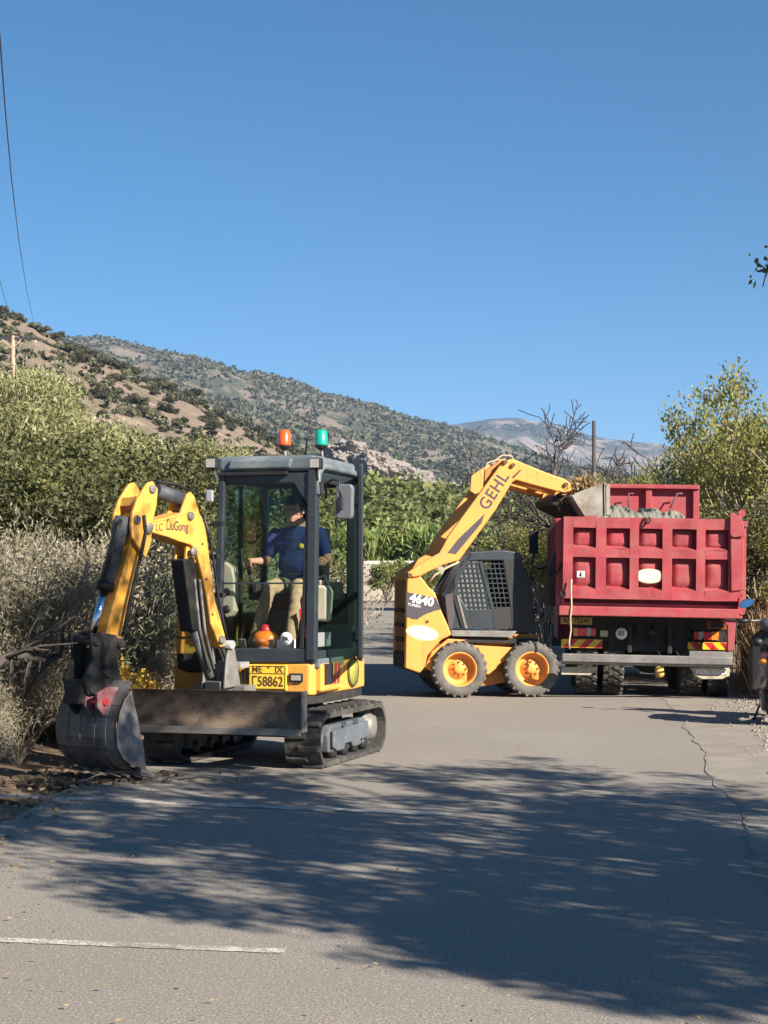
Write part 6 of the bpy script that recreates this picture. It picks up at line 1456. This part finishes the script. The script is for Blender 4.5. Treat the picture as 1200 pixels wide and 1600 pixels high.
for s in (-1, 1):
    MB().tube([(s*.23,1.045,hbz),(s*.37,.995,hbz)], .022, 12).build('handgrip', MT['ink'], sc_)
    MB().tube([(s*.22,1.08,hbz-.005),(s*.26,1.09,hbz-.02),(s*.36,1.04,hbz-.03)], .008, 8).build('brake_lever', MT['gry'], sc_)
    mx2, mz2 = s*.27, hbz+.20; st_ = MB().tube([(s*.18,1.09,hbz+.01),(s*.19,1.10,hbz+.08),(s*.24,1.10,hbz+.17)], .007, 8).build('mirror_stalk', MT['ink'], sc_)
    ov = [(mx2 + .088*math.cos(t)*s, 1.10, mz2 + .052*math.sin(t) - .025*math.cos(t)) for t in np.linspace(0, 6.2832, 29)[:-1]]
    MB().prism(ov, (0,.03,.0)).build('mirror_housing', MT['ink'], st_, .008)
    ov = [(mx2 + .082*math.cos(t)*s, 1.088, mz2 + .047*math.sin(t) - .025*math.cos(t)) for t in np.linspace(0, 6.2832, 29)[:-1]]
    mg = MB(); 
    q0 = Matrix.Translation((mx2,1.088,mz2)) @ Matrix.Rotation(R(-14),4,'X') @ Matrix.Translation((-mx2,-1.088,-mz2)); mg = MB(q0).prism(ov, (0,.003,0)); mg.build('mirror_glass', MT['mirr'], st_)
MB().ball((0,1.02,hbz-.04),(.14,.10,.09),16,10).build('dashboard', MT['gpl'], sc_)
MB().tube([(.17,.9,.22),(.18,.4,.25),(.19,.1,.33),(.19,-.3,.38)], [.03,.04,.06,.055], 14).build('exhaust', MT['gry'], sc_)
tl = MB().ball((0,-.35,.68),(.11,.04,.05),14,10).build('tail_lamp', MT['lred'], sc_)
for s in (-1, 1): MB().ball((s*.15,-.28,.69),(.05,.04,.028),12,8).build('turn_signal', MT['lora'], sc_)
MB().prism([(-.07,-.38,.42),(.07,-.38,.42),(.07,-.34,.6),(-.07,-.34,.6)], (0,.01,0)).build('number_plate_holder', MT['wht'], sc_)
MB().prism([(-.10,-.30,.30),(-.10,-.18,.58),(.10,-.18,.58),(.10,-.30,.30)], (0,.02,0)).build('rear_mudguard', MT['ink'], sc_)
MB().prism([(-.17,-.02,.14),(-.175,.35,.18),(-.175,.40,.36),(-.17,-.05,.36)], (.05,0,0)).build('transmission_case', MT['gpl'], sc_, .02)
MB().tube([(-.16,.4,.2),(-.24,.32,.02)], .012, 8).build('kickstand', MT['drk'], sc_)
MB().ball((-.16,.9,.86),(.06,.05,.05),10,8).build('bag_hook', MT['ink'], sc_)

# ---------------------------------------------------------------- loose matter on the ground
def clods(name, n, fx_, size, m, label):
    V = []; F = []; k = 0
    base = [(-1,-1,-.6),(1,-1,-.6),(1,1,-.6),(-1,1,-.6),(-.6,-.6,.7),(.7,-.5,.6),(.6,.7,.7),(-.7,.6,.5)]
    fc = [(0,3,2,1),(4,5,6,7),(0,1,5,4),(1,2,6,5),(2,3,7,6),(3,0,4,7)]
    for i in range(n):
        x, y, s = fx_(i); s *= size*random.uniform(.4, 1.3); a = random.random()*6.28; z = gz(x, y) + .02 + s*.3
        for b in base:
            bx, by, bz = [c*random.uniform(.7,1.2)*s for c in b]; V.append((x+bx*math.cos(a)-by*math.sin(a), y+bx*math.sin(a)+by*math.cos(a), z+bz*.7))
        F += [[k+q for q in f] for f in fc]; k += 8
    return tag(mesh_obj(name, np_mesh(name, np.array(V), np.array(F), m)), kind='stuff')
MT['stone'] = mat('mixed gravel', (0.24, 0.21, 0.175), 0.9, var=0.35, vs=18)
def edge_r(i):
    y = random.uniform(7, 26); return xr(y) + random.gauss(.0, .22), y, .6
clods('gravel', 2600, edge_r, .024, MT['stone'], '')
def on_road(i):
    y = 5.5 + 20*random.random()**1.2; return random.uniform(-2.0, xr(y)), y, .35 + .03*0
clods('loose_grit', 500, on_road, .011, MT['stone'], '')
BC = EX @ (BL @ Vector((1.35, 0, 0))); 
def pile(i): return BC.x - .15 + random.gauss(0, .33), BC.y + .1 + random.gauss(0, .20), 1
clods('soil_clods', 260, pile, .026, mat('dark moist soil', (0.07, 0.05, 0.035), .95, var=.4, vs=12), '')
def left_edge(i):
    y = random.uniform(8, 20); return xl(y) - .1 + random.gauss(0, .22), y, .8
clods('verge_stones', 700, left_edge, .022, MT['soil'], '')
# fallen leaves and straw bits scattered over the asphalt
n_ = 900; yy = 5.2 + 20*rng.random(n_)**1.3; xx = -2.4 + rng.random(n_)*(yy*.16+3.6); 
edge = rng.random(n_) < .5; xx = np.where(edge, np.array([xl(v) for v in yy]) + np.abs(rng.normal(size=n_))*.5, xx)
c = np.stack([xx, yy, .036 + .012*rng.random(n_)], 1); th = rng.random(n_)*6.283; a = np.stack([np.cos(th), np.sin(th), rng.normal(size=n_)*.15], 1)*.015; b = np.stack([-np.sin(th), np.cos(th), rng.normal(size=n_)*.3], 1)*.006
V = np.stack([c-a, c+b, c+a, c-b], 1).reshape(-1, 3)
tag(mesh_obj('fallen_leaves', np_mesh('fallen_leaves', V, np.arange(n_*4).reshape(-1,4), LM['grass'], {'rnd': np.repeat(rng.random(n_),4), 'rnd2': np.repeat(rng.random(n_),4)})), kind='stuff')
# twigs round the bucket, dead branch at the left verge
for k, (p_, q_, lb) in enumerate((((-1.55,12.6),(-1.0,12.1),'thin fallen twig on the road right of the digging bucket'), ((-2.3,12.4),(-1.75,12.9),'thin fallen twig under the digging bucket'), ((-1.3,13.0),(-1.05,12.5),'short crooked twig just behind the bucket teeth'))):
    mb = MB(); P_ = [(p_[0]+(q_[0]-p_[0])*t + .03*math.sin(t*9+k), p_[1]+(q_[1]-p_[1])*t, .04+.05*math.sin(math.pi*t)) for t in np.linspace(0,1,8)]; mb.tube(P_, .007, 5); mb.tube([P_[3], (P_[3][0]+.12, P_[3][1]-.08, .07)], .005, 5)
    tag(mb.build('twig', MT['barkl']), lb, 'twig')
mb = MB(); rs = random.Random(3)
A_ = wp(-30, 1060, 12.3); B_ = wp(95, 1010, 13.0)
P_ = [A_.lerp(B_, t) + Vector((0,0,.08*math.sin(t*5))) for t in np.linspace(0,1,9)]; mb.tube(P_, [.045*(1-.6*t) for t in np.linspace(0,1,9)], 7)
for k in range(2,9):
    for j in range(3): d = Vector((rs.gauss(.3,.5), rs.gauss(0,.4), rs.gauss(.3,.5)))*.45; mb.tube([P_[k], P_[k]+d*.5+Vector((0,0,.04)), P_[k]+d], [.014,.009,.004], 5)
tag(mb.build('dead_branch', MT['barkd']), 'dark dead branch lying in the dry brush at the left edge', 'branch')

# ---------------------------------------------------------------- shade tree standing right of the camera, just out of frame
def shadow_src(px, py, h):
    """point at height h whose sun shadow falls on the road seen at (px,py)"""
    g = gp(px, py); return Vector((g[0] + SUN.x/SUN.z*h, g[1] + SUN.y/SUN.z*h, h))
TX, TY = 7.2, 3.2
st = empty('shade_tree', frame(TX, TY, gz(TX, TY)), 'leafy branch tip hanging in from the right edge of the sky', 'tree')
cents = []; rs = random.Random(12)
def dens(px, py):
    top = np.interp(px, [-200, 0, 230, 420, 600, 800, 1000, 1200, 1500], [1150, 1160, 1176, 1182, 1178, 1180, 1195, 1225, 1240])
    bot = np.interp(px, [-200, 0, 150, 300, 450, 600, 800, 1000, 1200, 1500], [1350, 1370, 1420, 1440, 1450, 1525, 1550, 1590, 1600, 1600])
    if py < top or py > bot: return 0
    e = min((py-top)/28, (bot-py)/70, 1); hole = noise.noise(Vector((px*.006, py*.016, 3)))
    return e*(1.0 if hole > -.12 else .15)
while len(cents) < 900:
    px, py = rs.uniform(-250, 1500), rs.uniform(1130, 1600); g = gp(px, py)
    dens_w = (1450-925)/max(60, py-925)
    if rs.random() > dens(px, py)*min(1, dens_w**2/3.0 + .25): continue
    hm = next((k*.2 for k in range(15, 50) if not (lambda p: p.y > 1 and p.x < p.y*.25 + .6 and p.z < CAM_H + p.y*.40)(shadow_src(px, py, k*.2))), None)
    if hm is None: continue
    h = rs.uniform(hm + .1, hm + 1.6); p = shadow_src(px, py, h)
    cents.append((p.x-TX, p.y-TY, p.z-gz(TX,TY)))
cents = np.array(cents)
V, F, A = leaves(cents, .25, 74, .085, .042, .2, .3, (0,0,3))
mesh_obj('crown', np_mesh('crown', V, F, LM['shade'], A), st)
cc = [c for c in cents[::9]]
lm_ = MB().tube([(0,0,-.2),(.05,0,1.2),(-.1,.1,2.4)], [.24,.2,.15], 10)
lm_.build('trunk', MT['bark'], st)
limb_mb((-.1,.1,2.3), cc, .06, 5, .2, 6, .15).build('limbs', MT['bark'], st)
tip = wp(1183, 424, 6.2) - Vector((TX, TY, gz(TX,TY))); b0 = Vector((-.1,.1,2.4)); mid = wp(1290, 415, 6.0) - Vector((TX,TY,gz(TX,TY)))
mb = MB(); mb.tube([b0, b0.lerp(mid,.5)+Vector((0,0,.25)), mid, mid.lerp(tip,.6), tip], [.05,.03,.012,.006,.004], 7)
sb = [tip + Vector((.0,0,.0)), tip + Vector((.02,0,-.06)), tip+Vector((.0,0,.035)), tip+Vector((.05,0,.05)), mid.lerp(tip,.8)+Vector((0,0,.06))]
for s_ in sb[1:]: mb.tube([mid.lerp(tip,.85), s_], [.004,.002], 5)
mb.build('low_branch', MT['barkd'], st)
lf = []
for x_, y_, x2, y2 in ((1177,408,1186,409),(1180,403,1185,409),(1181,411,1190,418),(1179,424,1184,417),(1169,445,1176,436),(1177,452,1181,438),(1192,418,1200,428),(1194,400,1198,408),(1195,412,1206,424),(1170,400,1173,396),(1196,383,1198,388),(1198,404,1210,418),(1188,420,1200,427),(1171,432,1175,432),(1200,395,1212,410),(1204,430,1216,438)):
    a = wp(x_, y_, 6.15) - Vector((TX,TY,gz(TX,TY))); b = wp(x2, y2, 6.15) - Vector((TX,TY,gz(TX,TY))); lf.append((a, b))
mb = MB()
for a, b in lf:
    m_ = (a+b)/2; d = (b-a); s_ = d.cross(Vector((0,1,0))).normalized()*max(.007, d.length*.16); mb.add([a, m_+s_+Vector((0,-.006,0)), b, m_-s_+Vector((0,.006,0))], [(0,1,2,3)])
me = mb.mesh('hanging_leaves'); me.materials.append(LM['shade']); mesh_obj('hanging_leaves', me, st)
